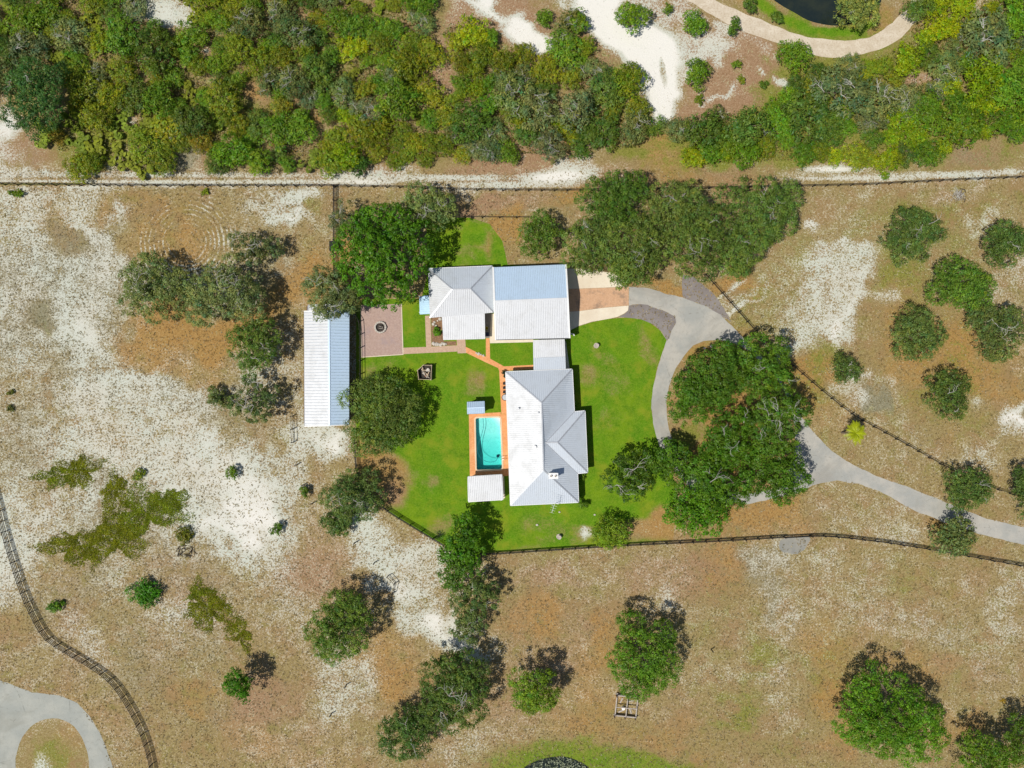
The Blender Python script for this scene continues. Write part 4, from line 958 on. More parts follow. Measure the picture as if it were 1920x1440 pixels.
def trunk_mesh(L, R0, h0, seed, mat=None, limbs=8):
    rr = random.Random(seed); m = MB(); tr = max(.07, R0 * .055); fork = h0 * .75 + .3
    m.tube([(0, 0, -.05), (tr * .3, -tr * .2, fork * .5), (0, 0, fork)], [tr * 1.35, tr, tr * .85], 7)
    for (x, y, z, rl, lt) in L[:limbs]:
        mx, my = x * .45 + rr.uniform(-.15, .15) * R0, y * .45 + rr.uniform(-.15, .15) * R0
        m.tube([(0, 0, fork * .92), (mx, my, fork + (z - fork) * .55), (x, y, z + rl * .2)], [tr * .6, tr * .38, tr * .12], 5)
    return m.mesh('trunk', mat or M_BARK)

def twig_mesh(L, R0, seed, n=10, top=1.0):
    """bare grey boughs fanning out through the top of the crown"""
    rr = random.Random(seed); m = MB(); L = sorted(L, key=lambda l: -l[2])[:max(3, n // 3)]
    def grow(p, d, ln, r, lev, zmax):
        pts = [p.copy()]; rad = [r]
        for j in range(3):
            d = (d + Vector((rr.uniform(-.45, .45), rr.uniform(-.45, .45), rr.uniform(-.1, .15)))).normalized(); p = p + d * ln / 3; p.z = min(p.z, zmax); pts.append(p.copy()); rad.append(r * (1 - .25 * (j + 1)))
            if lev > 0:
                s = rr.choice((-1, 1)); e = Vector((d.x * .75 - s * d.y * .65, d.y * .75 + s * d.x * .65, rr.uniform(0, .25))).normalized(); grow(p, e, ln * rr.uniform(.42, .65), r * .58, lev - 1, zmax)
        m.tube(pts, rad, 4)
    for k in range(n):
        x, y, z, rl, lt = L[k % len(L)]; a = rr.uniform(0, 6.28)
        grow(Vector((x, y, z + rl * .55)), Vector((math.cos(a), math.sin(a), .3)), rr.uniform(.7, 1.3) * rl, .062 * top, 2 if k % 2 == 0 else 1, z + rl * 1.12)
    return m.mesh('bare_bough', M_PALE)

G_OAK, G_GREY, G_BRIGHT, G_DARK, G_YEL, G_OLIVE, G_DENSE = (.095, .140, .036), (.145, .172, .085), (.125, .215, .014), (.058, .105, .036), (.235, .285, .010), (.155, .185, .020), (.075, .165, .012)

def gain(c, k=1.5, b=.60): return (c[0] * k * .98, c[1] * k * 1.06, c[2] * k * b, 1)
TREE_N = [0]
def tree(px, py, rx, ry, h, col, label, kind='oak', cat='tree', name=None, group=None, seed=None, twigs=0, **kw):
    """px, py: middle of the crown in the plan; rx, ry in plan units"""
    TREE_N[0] += 1; sd_ = seed if seed is not None else 100 + TREE_N[0] * 7
    hc = h * .62; b = at(px, py, hc); gs = .1 * (H - hc) / H * (1.09 if kind != 'shrub' else 1.04); rx *= gs; ry *= gs
    o = empty(name or {'oak': 'oak_tree', 'dense': 'broadleaf_tree', 'shrub': 'shrub'}[kind], (b.x, b.y, 0), label=label, cat=cat, group=group)
    pr = dict(oak=dict(leaf=.28, dens=.95, lobe=.32, clump=.56), dense=dict(leaf=.31, dens=1.15, lobe=.31, clump=.64, nck=3.1), shrub=dict(leaf=.30, dens=1.1, lobe=.42, clump=.5))[kind]
    pr.update(kw)
    me, L = crown('crown', rx, ry, h * .14, h, sd_, **pr)
    c = bpy.data.objects.new('crown', me); c.color = gain(col, 1.28 if kind == 'dense' else 1.42); link(c, o)
    t = bpy.data.objects.new('trunk', trunk_mesh(L, math.sqrt(rx * ry), h * .3, sd_)); link(t, o)
    if twigs:
        w = bpy.data.objects.new('bare_bough', twig_mesh(L, math.sqrt(rx * ry), sd_, max(2, twigs // 2))); link(w, o); w['kind'] = 'stuff'
    return o

# --- west paddock
tree(292, 540, 68, 62, 7.5, G_GREY, 'westernmost wide grey green oak of the row beside the rust coloured circle', twigs=5, gap=.12)
tree(425, 553, 76, 62, 8.0, (.155, .18, .10), 'pale grey oak casting a ragged shadow between two darker paddock oaks', twigs=14, gap=.2)
tree(472, 464, 52, 32, 5.5, (.10, .12, .065), 'thin half bare oak above the paddock row with long finger shadows', twigs=16, gap=.55, dens=.6)
tree(480, 650, 52, 52, 7.0, G_OAK, 'dark leafy oak west of the barn roof', twigs=4, gap=.25)
tree(482, 745, 44, 46, 6.0, (.085, .115, .05), 'straggly broken oak with bare trunk beside the black hitching rail', twigs=18, gap=.6, dens=.6)
tree(412, 742, 24, 20, 2.6, (.095, .12, .055), 'low grey bush left of the straggly broken oak', 'shrub', 'bush', gap=.3)
tree(60, 182, 66, 62, 8.5, (.050, .112, .040), 'big round dark green oak at the left edge of the thicket', twigs=4)
# --- yard north
tree(626, 548, 50, 60, 9.0, (.135, .158, .088), 'grey mossy oak hanging over the north end of the barn roof', twigs=14, gap=.2)
tree(652, 413, 40, 33, 6.0, (.115, .13, .085), 'thin grey oak over the cross fence, left of the big green tree', twigs=14, gap=.4, dens=.8)
tree(800, 390, 52, 42, 8.0, (.15, .185, .085), 'feathery grey green oak touching the north fence above the big green tree', twigs=12, gap=.08)
tree(724, 478, 88, 96, 11.5, (.072, .165, .012), 'big rich green tree with knobbly leaf clusters shading the patio', 'dense', leaf=.38, clump=.62, lobe=.30, nl=30, dens=1.15, wobk=.4, nck=2.3)
tree(714, 776, 73, 71, 7.5, (.105, .140, .042), 'round dense oak on the lawn leaning over the barn eave', nl=34, lobe=.28, wobk=.2, dens=1.1)
# --- grove north of the parking court
GR = 'oak grove north of the parking court'
tree(1012, 443, 40, 43, 6.5, (.095, .150, .030), 'leftmost small round oak of the grove above the garage', nl=12, wobk=.35)
tree(1150, 370, 64, 53, 9.0, (.078, .135, .026), 'dark domed oak of the grove overhanging the north fence', nl=20, wobk=.35, lobe=.3)
tree(1110, 450, 58, 55, 8.5, (.105, .145, .042), 'grey green oak of the grove right above the garage corner', twigs=5)
tree(1260, 385, 52, 46, 8.0, (.115, .150, .050), 'oak of the grove just right of the dark domed one', twigs=5)
tree(1195, 465, 66, 62, 9.0, (.110, .150, .044), 'central oak of the grove above the cream concrete apron', twigs=8, nl=20)
tree(1305, 450, 66, 66, 9.0, (.100, .140, .040), 'oak of the grove above the old dark asphalt spur', twigs=8, nl=20)
tree(1430, 385, 74, 62, 9.0, (.095, .145, .042), 'rightmost broad oak of the grove beside the north fence', twigs=7, nl=22, lobe=.3)
tree(1385, 470, 50, 46, 7.5, (.105, .150, .042), 'lower right oak of the grove near the start of the east fence', twigs=4)
tree(1175, 507, 44, 28, 6.0, (.10, .150, .035), 'low front oak of the grove spilling over the cream concrete apron')
# --- island of the drive
tree(1345, 705, 66, 58, 11.0, (.078, .150, .020), 'tall tree at the top of the driveway island facing the curve', 'dense', nl=20)
tree(1425, 690, 62, 52, 11.0, (.092, .165, .020), 'tree at the upper right of the driveway island close to the east fence', 'dense', nl=18, twigs=5)
tree(1300, 745, 52, 48, 9.0, (.075, .150, .016), 'tree at the left of the driveway island hanging over the narrow drive', 'dense', dens=1.0)
tree(1445, 790, 66, 62, 12.0, (.085, .150, .022), 'tree with long silver bare boughs in the middle of the driveway island', 'dense', twigs=22, nl=18, gap=.12)
tree(1375, 820, 62, 58, 10.0, (.072, .145, .014), 'dark green tree in the heart of the driveway island', 'dense', twigs=6)
tree(1450, 890, 66, 60, 10.0, (.072, .140, .016), 'tree at the lower right of the driveway island by the wide junction', 'dense', dens=1.0)
tree(1350, 900, 66, 56, 10.0, (.072, .145, .014), 'tree at the bottom of the driveway island over the hidden south drive', 'dense', twigs=5)
tree(1262, 868, 44, 42, 7.5, (.070, .140, .016), 'tree over the south end of the narrow curved drive', 'dense', leaf=.4)
tree(1188, 888, 52, 52, 7.5, (.068, .120, .018), 'scraggy tree with bare twigs nearest the east side of the large house', 'dense', leaf=.32, gap=.38, twigs=18, dens=.75)
tree(1308, 958, 62, 46, 8.5, (.085, .185, .012), 'bright green tree at the lawn corner beside the south fence', 'dense', leaf=.40)
# --- east paddock
tree(1708, 443, 58, 50, 6.5, (.088, .130, .044), 'uneven oak standing nearest the north fence in the east paddock', twigs=6, gap=.1)
tree(1884, 456, 44, 42, 6.0, (.085, .130, .042), 'oak at the upper right edge of the east paddock', twigs=5)
tree(1798, 534, 66, 46, 6.5, (.092, .160, .028), 'large bright oak in the middle of the east paddock', nl=18, lobe=.3)
tree(1716, 628, 52, 50, 6.0, (.110, .152, .058), 'pointed grey green oak in the centre of the east paddock', nl=16, wobk=.35, lobe=.3)
tree(1868, 622, 54, 54, 6.5, (.110, .142, .056), 'open crowned oak at the right edge above the rust coloured ground', twigs=10, gap=.2)
tree(1584, 692, 24, 30, 4.0, (.085, .125, .042), 'small oak alone between the east fence and the paddock oaks', twigs=3)
tree(1776, 737, 44, 44, 6.0, (.082, .120, .036), 'spiky oak standing on rust ground in the lower east paddock', twigs=5, gap=.15)
tree(1812, 915, 50, 36, 5.0, (.088, .135, .044), 'oak growing over the east fence near the right edge', twigs=3)
tree(1918, 920, 22, 44, 5.5, (.070, .105, .034), 'dark oak cut by the right edge next to the east fence end', seed=31)
tree(1788, 1010, 40, 42, 5.0, (.125, .150, .072), 'pale spiky oak between the driveway and the south fence', leaf=.4)
# --- south
tree(662, 930, 54, 54, 7.0, (.088, .130, .050), 'dark grey green oak straddling the yard fence below the barn', twigs=6, gap=.12)
tree(632, 983, 30, 24, 3.5, (.080, .125, .045), 'low bush at the foot of the oak below the barn', 'shrub', 'bush')
tree(868, 1015, 42, 46, 8.5, (.075, .165, .012), 'bright green tree at the lawn corner throwing its shadow on the grass', 'dense', leaf=.38)
tree(862, 1068, 38, 36, 6.5, (.075, .145, .024), 'tree just outside the south fence below the lawn corner', 'dense', leaf=.36)
tree(892, 1118, 46, 40, 6.5, (.085, .118, .046), 'thin oak in the middle of the column running down from the lawn corner', twigs=6, gap=.35, dens=.8)
tree(880, 1172, 44, 32, 5.0, (.105, .135, .062), 'lowest wispy oak of the column standing on white sand', twigs=8, gap=.5, dens=.65)
tree(1146, 998, 37, 31, 4.5, (.140, .200, .020), 'round yellow green shrub tree by the south fence on the lawn', nl=18, wobk=.35, lobe=.28, clump=.5)
tree(641, 1180, 56, 74, 8.5, (.100, .155, .034), 'tall oak with dark shadow between the white sand and the brown field', nl=20, lobe=.3)
tree(845, 1300, 82, 66, 8.5, (.085, .128, .036), 'widest oak at the bottom centre with gaps in its crown', twigs=14, gap=.25, nl=22)
tree(765, 1372, 50, 52, 7.0, (.066, .115, .034), 'dark oak at the lower left of the widest bottom oak', twigs=5, gap=.1)
tree(1003, 1292, 48, 50, 8.0, (.120, .180, .022), 'yellowish green oak right of the widest bottom oak', gap=.05)
tree(1205, 1228, 64, 80, 8.5, (.090, .165, .020), 'big solid oak above the square timber frame', nl=26, wobk=.35, lobe=.28, clump=.6)
tree(1676, 1350, 102, 88, 9.5, (.092, .185, .016), 'largest bright oak at the bottom right of the field', nl=34, lobe=.26)
tree(1842, 1415, 62, 40, 7.5, (.095, .165, .018), 'oak cut by the bottom edge near the right corner', nl=16)
tree(1918, 1395, 34, 46, 8.0, (.075, .130, .018), 'dark oak cut by the lower right corner', nl=12)
tree(446, 1284, 27, 31, 7.0, (.060, .150, .010), 'lone upright green tree with a clear shadow in the brown field', 'dense', leaf=.34, clump=.5)
# --- bushes on the sand
SHR = [
 (1183, 32, 30, 28, 3.4, (.12, .19, .016), 'largest green bush on the white sand clearing'), (1302, 43, 25, 21, 2.6, (.095, .18, .016), 'bush beside the sandy road north of the bare brown patch'),
 (1377, 51, 12, 18, 2.2, (.080, .145, .022), 'narrow bush at the verge of the sandy road'), (1307, 141, 27, 26, 2.8, (.11, .18, .016), 'bush between white sand and the bare brown patch'),
 (1250, 18, 10, 10, 1.4, (.10, .16, .02), 'tiny bush at the top of the sand clearing'), (1020, 32, 17, 17, 2.2, (.10, .17, .018), 'bush on the brown ground left of the sand clearing'),
 (1084, 42, 22, 24, 2.6, (.12, .19, .018), 'bush at the thicket tip beside the sand clearing'), (1381, 123, 11, 10, 1.1, (.12, .17, .02), 'small bush in the bare brown patch nearest the road'),
 (1432, 158, 10, 8, 1.0, (.08, .13, .02), 'small dark bush by the white spot in the brown patch'), (1390, 149, 7, 9, .9, (.16, .18, .02), 'little yellow bush in the bare brown patch'), (1310, 187, 10, 10, 1.0, (.13, .16, .02), 'small bush at the lower left of the brown patch'),
 (672, 309, 22, 17, 2.4, (.050, .105, .022), 'dark round bush standing alone on the white track'), (1405, 12, 13, 14, 1.8, (.08, .13, .03), 'bush between the sandy road and the pond grass'), (1455, 35, 14, 14, 1.4, (.10, .15, .03), 'bush on the pond bank beside the road'),
 (434, 886, 12, 13, 1.6, (.10, .16, .012), 'small round bush on the white sand west of the barn end'), (570, 923, 12, 11, 1.6, (.085, .14, .016), 'small bush with shadow among the old fence posts'), (518, 992, 12, 12, 1.8, (.07, .13, .016), 'small upright bush on the brightest sand'),
 (260, 890, 13, 11, .9, (.16, .19, .03), 'pale yellow bush on the sand right of the long mossy patch'), (272, 1113, 34, 24, 1.6, (.055, .16, .014), 'bright green spreading bush in the south west field'), (103, 1136, 17, 11, .8, (.075, .15, .016), 'low green bush near the curved black fence'),
 (345, 1005, 18, 15, 1.0, (.12, .125, .012), 'olive bush with a dark dead twig heap beside it'), (18, 735, 8, 6, .4, (.12, .12, .03), 'tiny olive bush near the left edge'), (20, 765, 7, 7, .4, (.10, .10, .03), 'lower tiny bush near the left edge'),
 (1093, 941, 10, 12, 1.6, (.085, .15, .016), 'round clipped shrub at the south east corner of the large house'), (1090, 893, 8, 8, 1.2, (.09, .15, .02), 'small shrub in the recess of the large house east wall'),
 (818, 623, 9, 10, .7, (.075, .17, .01), 'leafy garden plant in the mulch bed by the brick path'), (1660, 330, 8, 9, .9, (.12, .18, .03), 'tiny bush against the north fence on the right'), (30, 361, 18, 7, .7, (.10, .15, .01), 'flat green tuft against the north fence at far left'), (385, 360, 8, 7, .5, (.17, .2, .02), 'yellow green tuft below the north fence'),
]
for (x, y, rx, ry, h, c, lab) in SHR: tree(x, y, rx, ry, h, c, lab, 'shrub', 'bush', nl=7, leaf=.24 if rx < 16 else .3, clump=.3 if rx < 16 else .5)
# --- low mossy patches of ground cover on the sand
MOSS = [
 (110, 893, 34, 18, -10, 'left end of the long olive moss patch on the sand'), (150, 882, 32, 24, -20, 'right end of the long olive moss patch on the sand'), (215, 918, 20, 30, 10, 'narrow olive patch pointing down to the big moss bed'),
 (275, 962, 62, 34, -18, 'broad upper bed of olive moss on the white sand'), (215, 1005, 50, 40, -25, 'middle bed of olive moss, greenest of them'), (140, 1025, 48, 26, 0, 'left bed of olive moss near the curved fence'), (320, 940, 26, 22, 0, 'right tip of the upper moss bed'),
 (392, 1140, 40, 34, 30, 'rounded olive patch in the south west field'), (448, 1188, 30, 18, 50, 'small ragged olive patch below the rounded one'), (375, 1112, 24, 10, -20, 'thin olive strip above the rounded patch'),
]
for k, (x, y, rx, ry, tn, lab) in enumerate(MOSS):
    rs = np.random.RandomState(900 + k); n = int(rx * ry * 5.0); rr_ = np.sqrt(rs.uniform(0, 1, n)) * (1 + .22 * np.abs(rs.normal(size=n))); a = rs.uniform(0, 2 * math.pi, n)
    edge = 1 + .28 * np.sin(a * 3 + k) + .22 * np.sin(a * 5 + 2 * k) + .12 * np.sin(a * 11 + k)
    u = rr_ * np.cos(a) * rx * .1 * edge; v = rr_ * np.sin(a) * ry * .1 * edge; t = -R(tn)
    hgt = (.08 + .14 * np.clip(1 - rr_ ** 2, 0, 1)) * (1 + .4 * np.sin(u * 3.1) * np.cos(v * 2.7))
    C = np.stack([u * math.cos(t) - v * math.sin(t), u * math.sin(t) + v * math.cos(t), hgt * rs.uniform(.4, 1.1, n) + .05], 1)
    N = unit(n, rs) * .8 + np.array([0, 0, 1]); N /= np.linalg.norm(N, axis=1)[:, None]
    b = rs.uniform(.6, 1.35, n) * (1 + .25 * np.sin(C[:, 0] * 1.3 + k) * np.sin(C[:, 1] * 1.7)); tint = np.stack([b * rs.uniform(.85, 1.25, n), b, b * .9], 1)
    wv = vnoise(C[:, 0] * 10 + x, C[:, 1] * 10 + y, 13, k % 4) + .6 * vnoise(C[:, 0] * 10 + x, C[:, 1] * 10 + y, 5, (k + 1) % 4); kp = wv > rs.uniform(-1.7, -.35, n) + .5 * rr_ ** 4; C, N, tint, n = C[kp], N[kp], tint[kp], int(kp.sum())
    me = leaf_mesh('groundcover_patch', C, N, rs.uniform(.14, .30, n), tint, rs)
    p = at(x, y, .15); o = bpy.data.objects.new('groundcover_patch', me); o.location = (p.x, p.y, 0); o.color = ((.205, .235, .010, 1) if k % 3 else (.18, .240, .010, 1)); link(o)
    tag(o, lab, 'ground cover', 'olive moss patches on the sand', 'stuff')

# --- palms and spiky plants
def frond_plant(name, loc, n, ln, hz, col, label, cat, trunk=0.0, droop=.5, width=.5, leaflets=9, lean=(0, 0)):
    o = empty(name, loc, label=label, cat=cat); rr = random.Random(n + int(ln * 10))
    top = Vector((lean[0], lean[1], trunk))
    if trunk > .3:
        MB().tube([(0, 0, -.05), (lean[0] * .3, lean[1] * .3, trunk * .5), tuple(top)], [.2, .15, .14], 8).build('trunk', M_BARK, o)
    for k in range(n):
        a = 2 * math.pi * k / n * 2.4 + rr.uniform(-.2, .2); up = rr.uniform(.0, .75); L_ = ln * rr.uniform(.75, 1.1); V = []; F = []; seg = leaflets
        sp = []
        for j in range(seg + 1):
            t = j / seg; r = L_ * t * (.55 + .45 * (1 - up)); z = hz * up * math.sin(min(1, t * 1.25) * math.pi * .55) - droop * t * t * (1.3 - up)
            sp.append(top + Vector((math.cos(a) * r, math.sin(a) * r, z + .1)))
        side = Vector((-math.sin(a), math.cos(a), 0)); out = Vector((math.cos(a), math.sin(a), 0))
        for j in range(1, seg + 1):
            w = width * math.sin(math.pi * (.12 + .82 * j / seg)); p = sp[j - 1]; q = sp[j]
            for s in (-1, 1):
                tip = q + side * s * w + out * w * .45 - Vector((0, 0, w * .35)); b = len(V)
                V += [p, q, tip]; F.append((b, b + 1, b + 2) if s < 0 else (b + 1, b, b + 2))
        lv = rr.uniform(.75, 1.2); me = fast_mesh('frond', [tuple(v) for v in V], F, [M_LEAF], np.tile(np.array([[lv, lv, lv]]), (len(V), 1)))
        f = bpy.data.objects.new('frond', me); f.color = (*col, 1); link(f, o)
    return o
p = at(1578, 811); frond_plant('palm_tree', p, 28, 2.5, .9, (.42, .48, .014), 'bright yellow green palm leaning beside the east fence', 'palm', trunk=4.6, droop=.6, width=.55, lean=(.35, .2))
frond_plant('yucca_plant', at(824, 1004), 26, 1.5, .8, (.05, .07, .035), 'dark spiky rosette plant inside the yard fence corner', 'spiky plant', trunk=.2, droop=.1, width=.09, leaflets=5)
frond_plant('yucca_plant', at(1879, 1313), 14, .95, .5, (.40, .26, .02), 'small golden spiky plant in the field near the right edge', 'spiky plant', trunk=.1, droop=.1, width=.12, leaflets=5)

# --- willow at the pond
tree(1608, 18, 44, 36, 5.5, (.205, .225, .085), 'feathery pale willow dipping into the dark pond', 'oak', 'tree', 'willow_tree', nl=14, twigs=4)

# ------------------------------------------------------------------ scrub thicket north of the track
BARE = [(480, 178, 34, 24), (605, 232, 24, 14), (395, 108, 17, 15), (130, 246, 22, 14), (425, 165, 20, 13), (700, 272, 24, 12), (655, 205, 16, 12), (1182, 130, 14, 20), (265, 140, 20, 12), (545, 190, 18, 12), (1130, 285, 30, 10), (1590, 255, 24, 12), (1660, 240, 22, 12), (20, 245, 40, 62), (60, 300, 80, 22), (190, 108, 40, 22), (305, 22, 55, 30), (335, 48, 26, 20), (165, 205, 18, 9), (248, 214, 26, 12), (312, 255, 26, 12), (355, 300, 46, 22), (835, 132, 24, 56), (820, 25, 24, 40), (905, 20, 84, 30), (985, 72, 56, 34), (1020, 60, 40, 30),
        (1150, 20, 90, 60), (1200, 90, 84, 60), (1236, 145, 52, 70), (1242, 200, 28, 46), (1240, 20, 70, 60), (1375, 130, 110, 78), (1290, 60, 60, 90), (1320, 195, 70, 22), (1250, 300, 50, 60), (1480, 20, 130, 60), (1720, 145, 30, 14), (1850, 282, 60, 28), (1560, 70, 130, 50), (60, 182, 72, 68), (1608, 18, 50, 44), (1660, 60, 50, 40), (1420, 60, 90, 26), (1000, 30, 60, 30)]
T_W = [(-40, -60), (810, -60), (815, 20), (900, 45), (960, 80), (1020, 105), (1070, 40), (1105, 60), (1150, 100), (1180, 150), (1215, 200), (1232, 245), (1200, 275), (1100, 286), (960, 290), (860, 292), (780, 300), (690, 300), (610, 308), (400, 318), (140, 320), (100, 270), (-40, 200)]
T_E = [(1252, 235), (1300, 215), (1400, 195), (1470, 165), (1455, 95), (1475, 78), (1530, 105), (1600, 108), (1670, 90), (1715, 45), (1735, -60), (2000, -60), (2000, 250), (1880, 255), (1800, 285), (1720, 300), (1600, 300), (1450, 300), (1290, 310), (1255, 290)]
KINDS = dict(
 dark=dict(col=(.085, .135, .022), lab='dark scrub oak'), grey=dict(col=(.135, .160, .070), lab='grey scrub oak'), olive=dict(col=(.170, .195, .014), lab='olive bush'),
 lime=dict(col=(.20, .25, .008), lab='lime green bush'), green=dict(col=(.110, .185, .014), lab='green bush'), rust=dict(col=(.21, .18, .022), lab='yellow brown bush'), palmetto=dict(col=(.165, .195, .025), lab='palmetto clump'))
PROTO = {}
for i, (k, vs) in enumerate((('oakish', 5), ('bushy', 5))):
    for v in range(vs):
        me, L = crown('crown', 3.0 * random.Random(v).uniform(.9, 1.1), 3.0, .3, 3.6, 5000 + i * 50 + v, leaf=.30 if i == 0 else .28, dens=.85 if i == 0 else .9, lobe=.36, clump=.62 if i == 0 else .5, gap=.18 if i == 0 else .06, hue=.2, nl=10)
        PROTO[k, v] = (me, trunk_mesh(L, 3.0, 1.1, v, limbs=5), twig_mesh(L, 3.0, 70 + v, 5, .8))
def palmetto_mesh(seed):
    rs = np.random.RandomState(seed); C = []; N = []; Sz = []; T = []
    V = []; F = []; cols = []
    for q in range(15):
        a = rs.uniform(0, 6.28); r = math.sqrt(rs.uniform()) * 2.5; c = np.array([r * math.cos(a), r * math.sin(a), 0.0])
        for f in range(9):
            b = rs.uniform(0, 6.28); tilt = rs.uniform(.2, 1.0); d = np.array([math.cos(b), math.sin(b), 0]); s = np.array([-math.sin(b), math.cos(b), 0]); stem = c + d * rs.uniform(.0, .42) + np.array([0, 0, rs.uniform(.5, 1.25)])
            lv = rs.uniform(.65, 1.35); R_ = rs.uniform(.38, .62)
            for g in range(9):
                w = (g - 4) / 4 * 1.25; dirv = d * math.cos(w) + s * math.sin(w) + np.array([0, 0, .35 * tilt - .25]); e1 = stem + dirv * R_; n2 = np.cross(dirv, [0, 0, 1.0]); n2 = n2 / (np.linalg.norm(n2) + 1e-6) * .065
                i0 = len(V); V += [stem, stem + dirv * R_ * .6 - n2, e1, stem + dirv * R_ * .6 + n2]; F.append((i0, i0 + 1, i0 + 2, i0 + 3)); hv = rs.uniform(.85, 1.15); cols += [[lv * hv, lv * hv, lv * .9]] * 4
    return fast_mesh('fronds', np.array(V), np.array(F), [M_LEAF], np.array(cols))
PALM = [palmetto_mesh(40 + v) for v in range(4)]

def thicket():
    rr = random.Random(77); placed = []; cnt = {}
    def kind_at(x, y):
        r = rr.random()
        if x < 330: w = dict(dark=.25, green=.25, olive=.3, grey=.12, palmetto=.08) if y < 200 else dict(olive=.5, green=.15, palmetto=.3, rust=.05)
        elif x < 640: w = dict(grey=.17, olive=.36, green=.22, dark=.1, palmetto=.08, lime=.03, rust=.04) if y < 190 else dict(olive=.35, green=.42, dark=.08, palmetto=.12, rust=.03)
        elif x < 860: w = dict(olive=.42, green=.18, lime=.14, palmetto=.18, grey=.08)
        elif x < 1240: w = dict(grey=.22, dark=.26, green=.24, olive=.20, lime=.08) if y > 130 else dict(olive=.4, green=.35, lime=.1, grey=.15)
        elif x < 1660: w = dict(dark=.30, grey=.22, green=.28, olive=.12, lime=.08) if y < 265 else dict(green=.35, olive=.4, lime=.25)
        else: w = dict(lime=.40, green=.26, grey=.14, olive=.12, dark=.08)
        s = 0
        for k, v in w.items():
            s += v
            if r < s: return k
        return 'olive'
    zone0 = lambda x: 'at the far left of the thicket' if x < 330 else 'in the thicket left of the bare gap' if x < 830 else 'in the thicket left of the white sand' if x < 1245 else 'in the thicket below the sandy road' if x < 1660 else 'in the thicket at the upper right'
    COLS = [(110, 'at the far left edge of the thicket'), (230, 'right of the big round oak'), (330, 'below the sandy gap at upper left'), (430, 'between left sandy gap and twiggy oaks'), (530, 'near the grey twiggy oaks left of centre'), (640, 'above the start of the cross fence'), (740, 'above the lone dark bush on the track'), (830, 'left of the bare brown gap'), (930, 'right of the bare brown gap'), (1030, 'below the forked sand tongue'), (1130, 'above the dark domed grove oak'), (1245, 'beside the white sand clearing'), (1350, 'right of the straw coloured gap'), (1450, 'below the bare brown patch'), (1560, 'under the bend of the sandy road'), (1660, 'right of the sandy road bend'), (1760, 'at the end of the sandy road'), (1860, 'left of the upper right corner'), (9999, 'at the right edge of the thicket')]
    def zone(x, y, r):
        row = 'top row' if y < 70 else 'upper row' if y < 150 else 'middle row' if y < 225 else 'front row'
        sz = 'small ' if r < 23 else 'large ' if r > 33 else ''
        return sz, next(t for m, t in COLS if x < m), row
    def put(x, y, r, k):
        cnt[k] = cnt.get(k, 0) + 1
        hgt = rr.uniform(.75, 1.15) * (r / 30) * 2.8
        b = at(x, y, hgt * .6); o = empty('palmetto' if k == 'palmetto' else ('scrub_oak' if k in ('dark', 'grey') else 'scrub_bush'), (b.x, b.y, 0), rr.uniform(0, 6.28), label=zone(x, y, r)[0] + KINDS[k]['lab'] + ' ' + zone(x, y, r)[1] + ', ' + zone(x, y, r)[2], cat='palmetto' if k == 'palmetto' else 'bush', group=KINDS[k]['lab'] + ' group ' + zone0(x))
        s = r * .1 / 3.0; c = KINDS[k]['col']; j = rr.uniform(.8, 1.2); h = rr.uniform(.88, 1.14)
        col = gain((c[0] * j * h, c[1] * j, c[2] * j * rr.uniform(.8, 1.3)), 1.32, .72)
        if k == 'palmetto':
            f = bpy.data.objects.new('fronds', PALM[rr.randrange(4)]); f.scale = (s, s, max(.8, s)); f.color = col; link(f, o); return
        fam = 'oakish' if k in ('dark', 'grey') else 'bushy'; me, tm, tw = PROTO[fam, rr.randrange(5)]
        sx = s * rr.uniform(.88, 1.15); sy = s * rr.uniform(.88, 1.15); sz = s * rr.uniform(.60, .98)
        f = bpy.data.objects.new('crown', me); f.scale = (sx, sy, sz); f.color = col; link(f, o)
        t = bpy.data.objects.new('trunk', tm); t.scale = (sx, sy, sz); link(t, o)
        if k == 'grey': w = bpy.data.objects.new('bare_bough', tw); w.scale = (sx, sy, sz); link(w, o); w['kind'] = 'stuff'
    # named larger ones first
    for (x, y, r, k) in [(45, 45, 36, 'green'), (15, 95, 30, 'dark'), (225, 55, 42, 'green'), (135, 70, 30, 'grey'), (290, 95, 40, 'dark'), (150, 155, 34, 'olive'), (215, 185, 30, 'olive'), (300, 190, 36, 'green'), (360, 230, 38, 'dark'), (560, 60, 40, 'grey'), (470, 45, 36, 'grey'), (600, 130, 34, 'dark'), (520, 250, 42, 'green'), (440, 285, 34, 'green'), (740, 190, 42, 'green'), (770, 130, 34, 'olive'), (880, 60, 34, 'lime'), (1060, 90, 36, 'green'), (1010, 210, 44, 'grey'), (960, 180, 40, 'grey'), (880, 230, 40, 'dark'), (1080, 210, 44, 'grey'), (1140, 170, 38, 'dark'), (1190, 240, 34, 'grey'), (1130, 245, 36, 'dark'), (1490, 105, 34, 'green'), (1570, 170, 46, 'grey'), (1640, 190, 40, 'grey'), (1510, 220, 42, 'dark'), (1400, 240, 42, 'dark'), (1320, 250, 40, 'dark'), (1775, 130, 40, 'grey'), (1700, 190, 36, 'grey'), (1850, 70, 46, 'grey'), (1840, 150, 42, 'lime'), (1760, 50, 36, 'lime'), (1700, 110, 36, 'lime'), (1740, 215, 40, 'green'), (1800, 240, 40, 'green'), (1890, 160, 40, 'green'), (1720, 20, 30, 'dark'), (1905, 30, 40, 'green')]:
        placed.append((x, y, r)); put(x, y, r, k)
    tries = 0
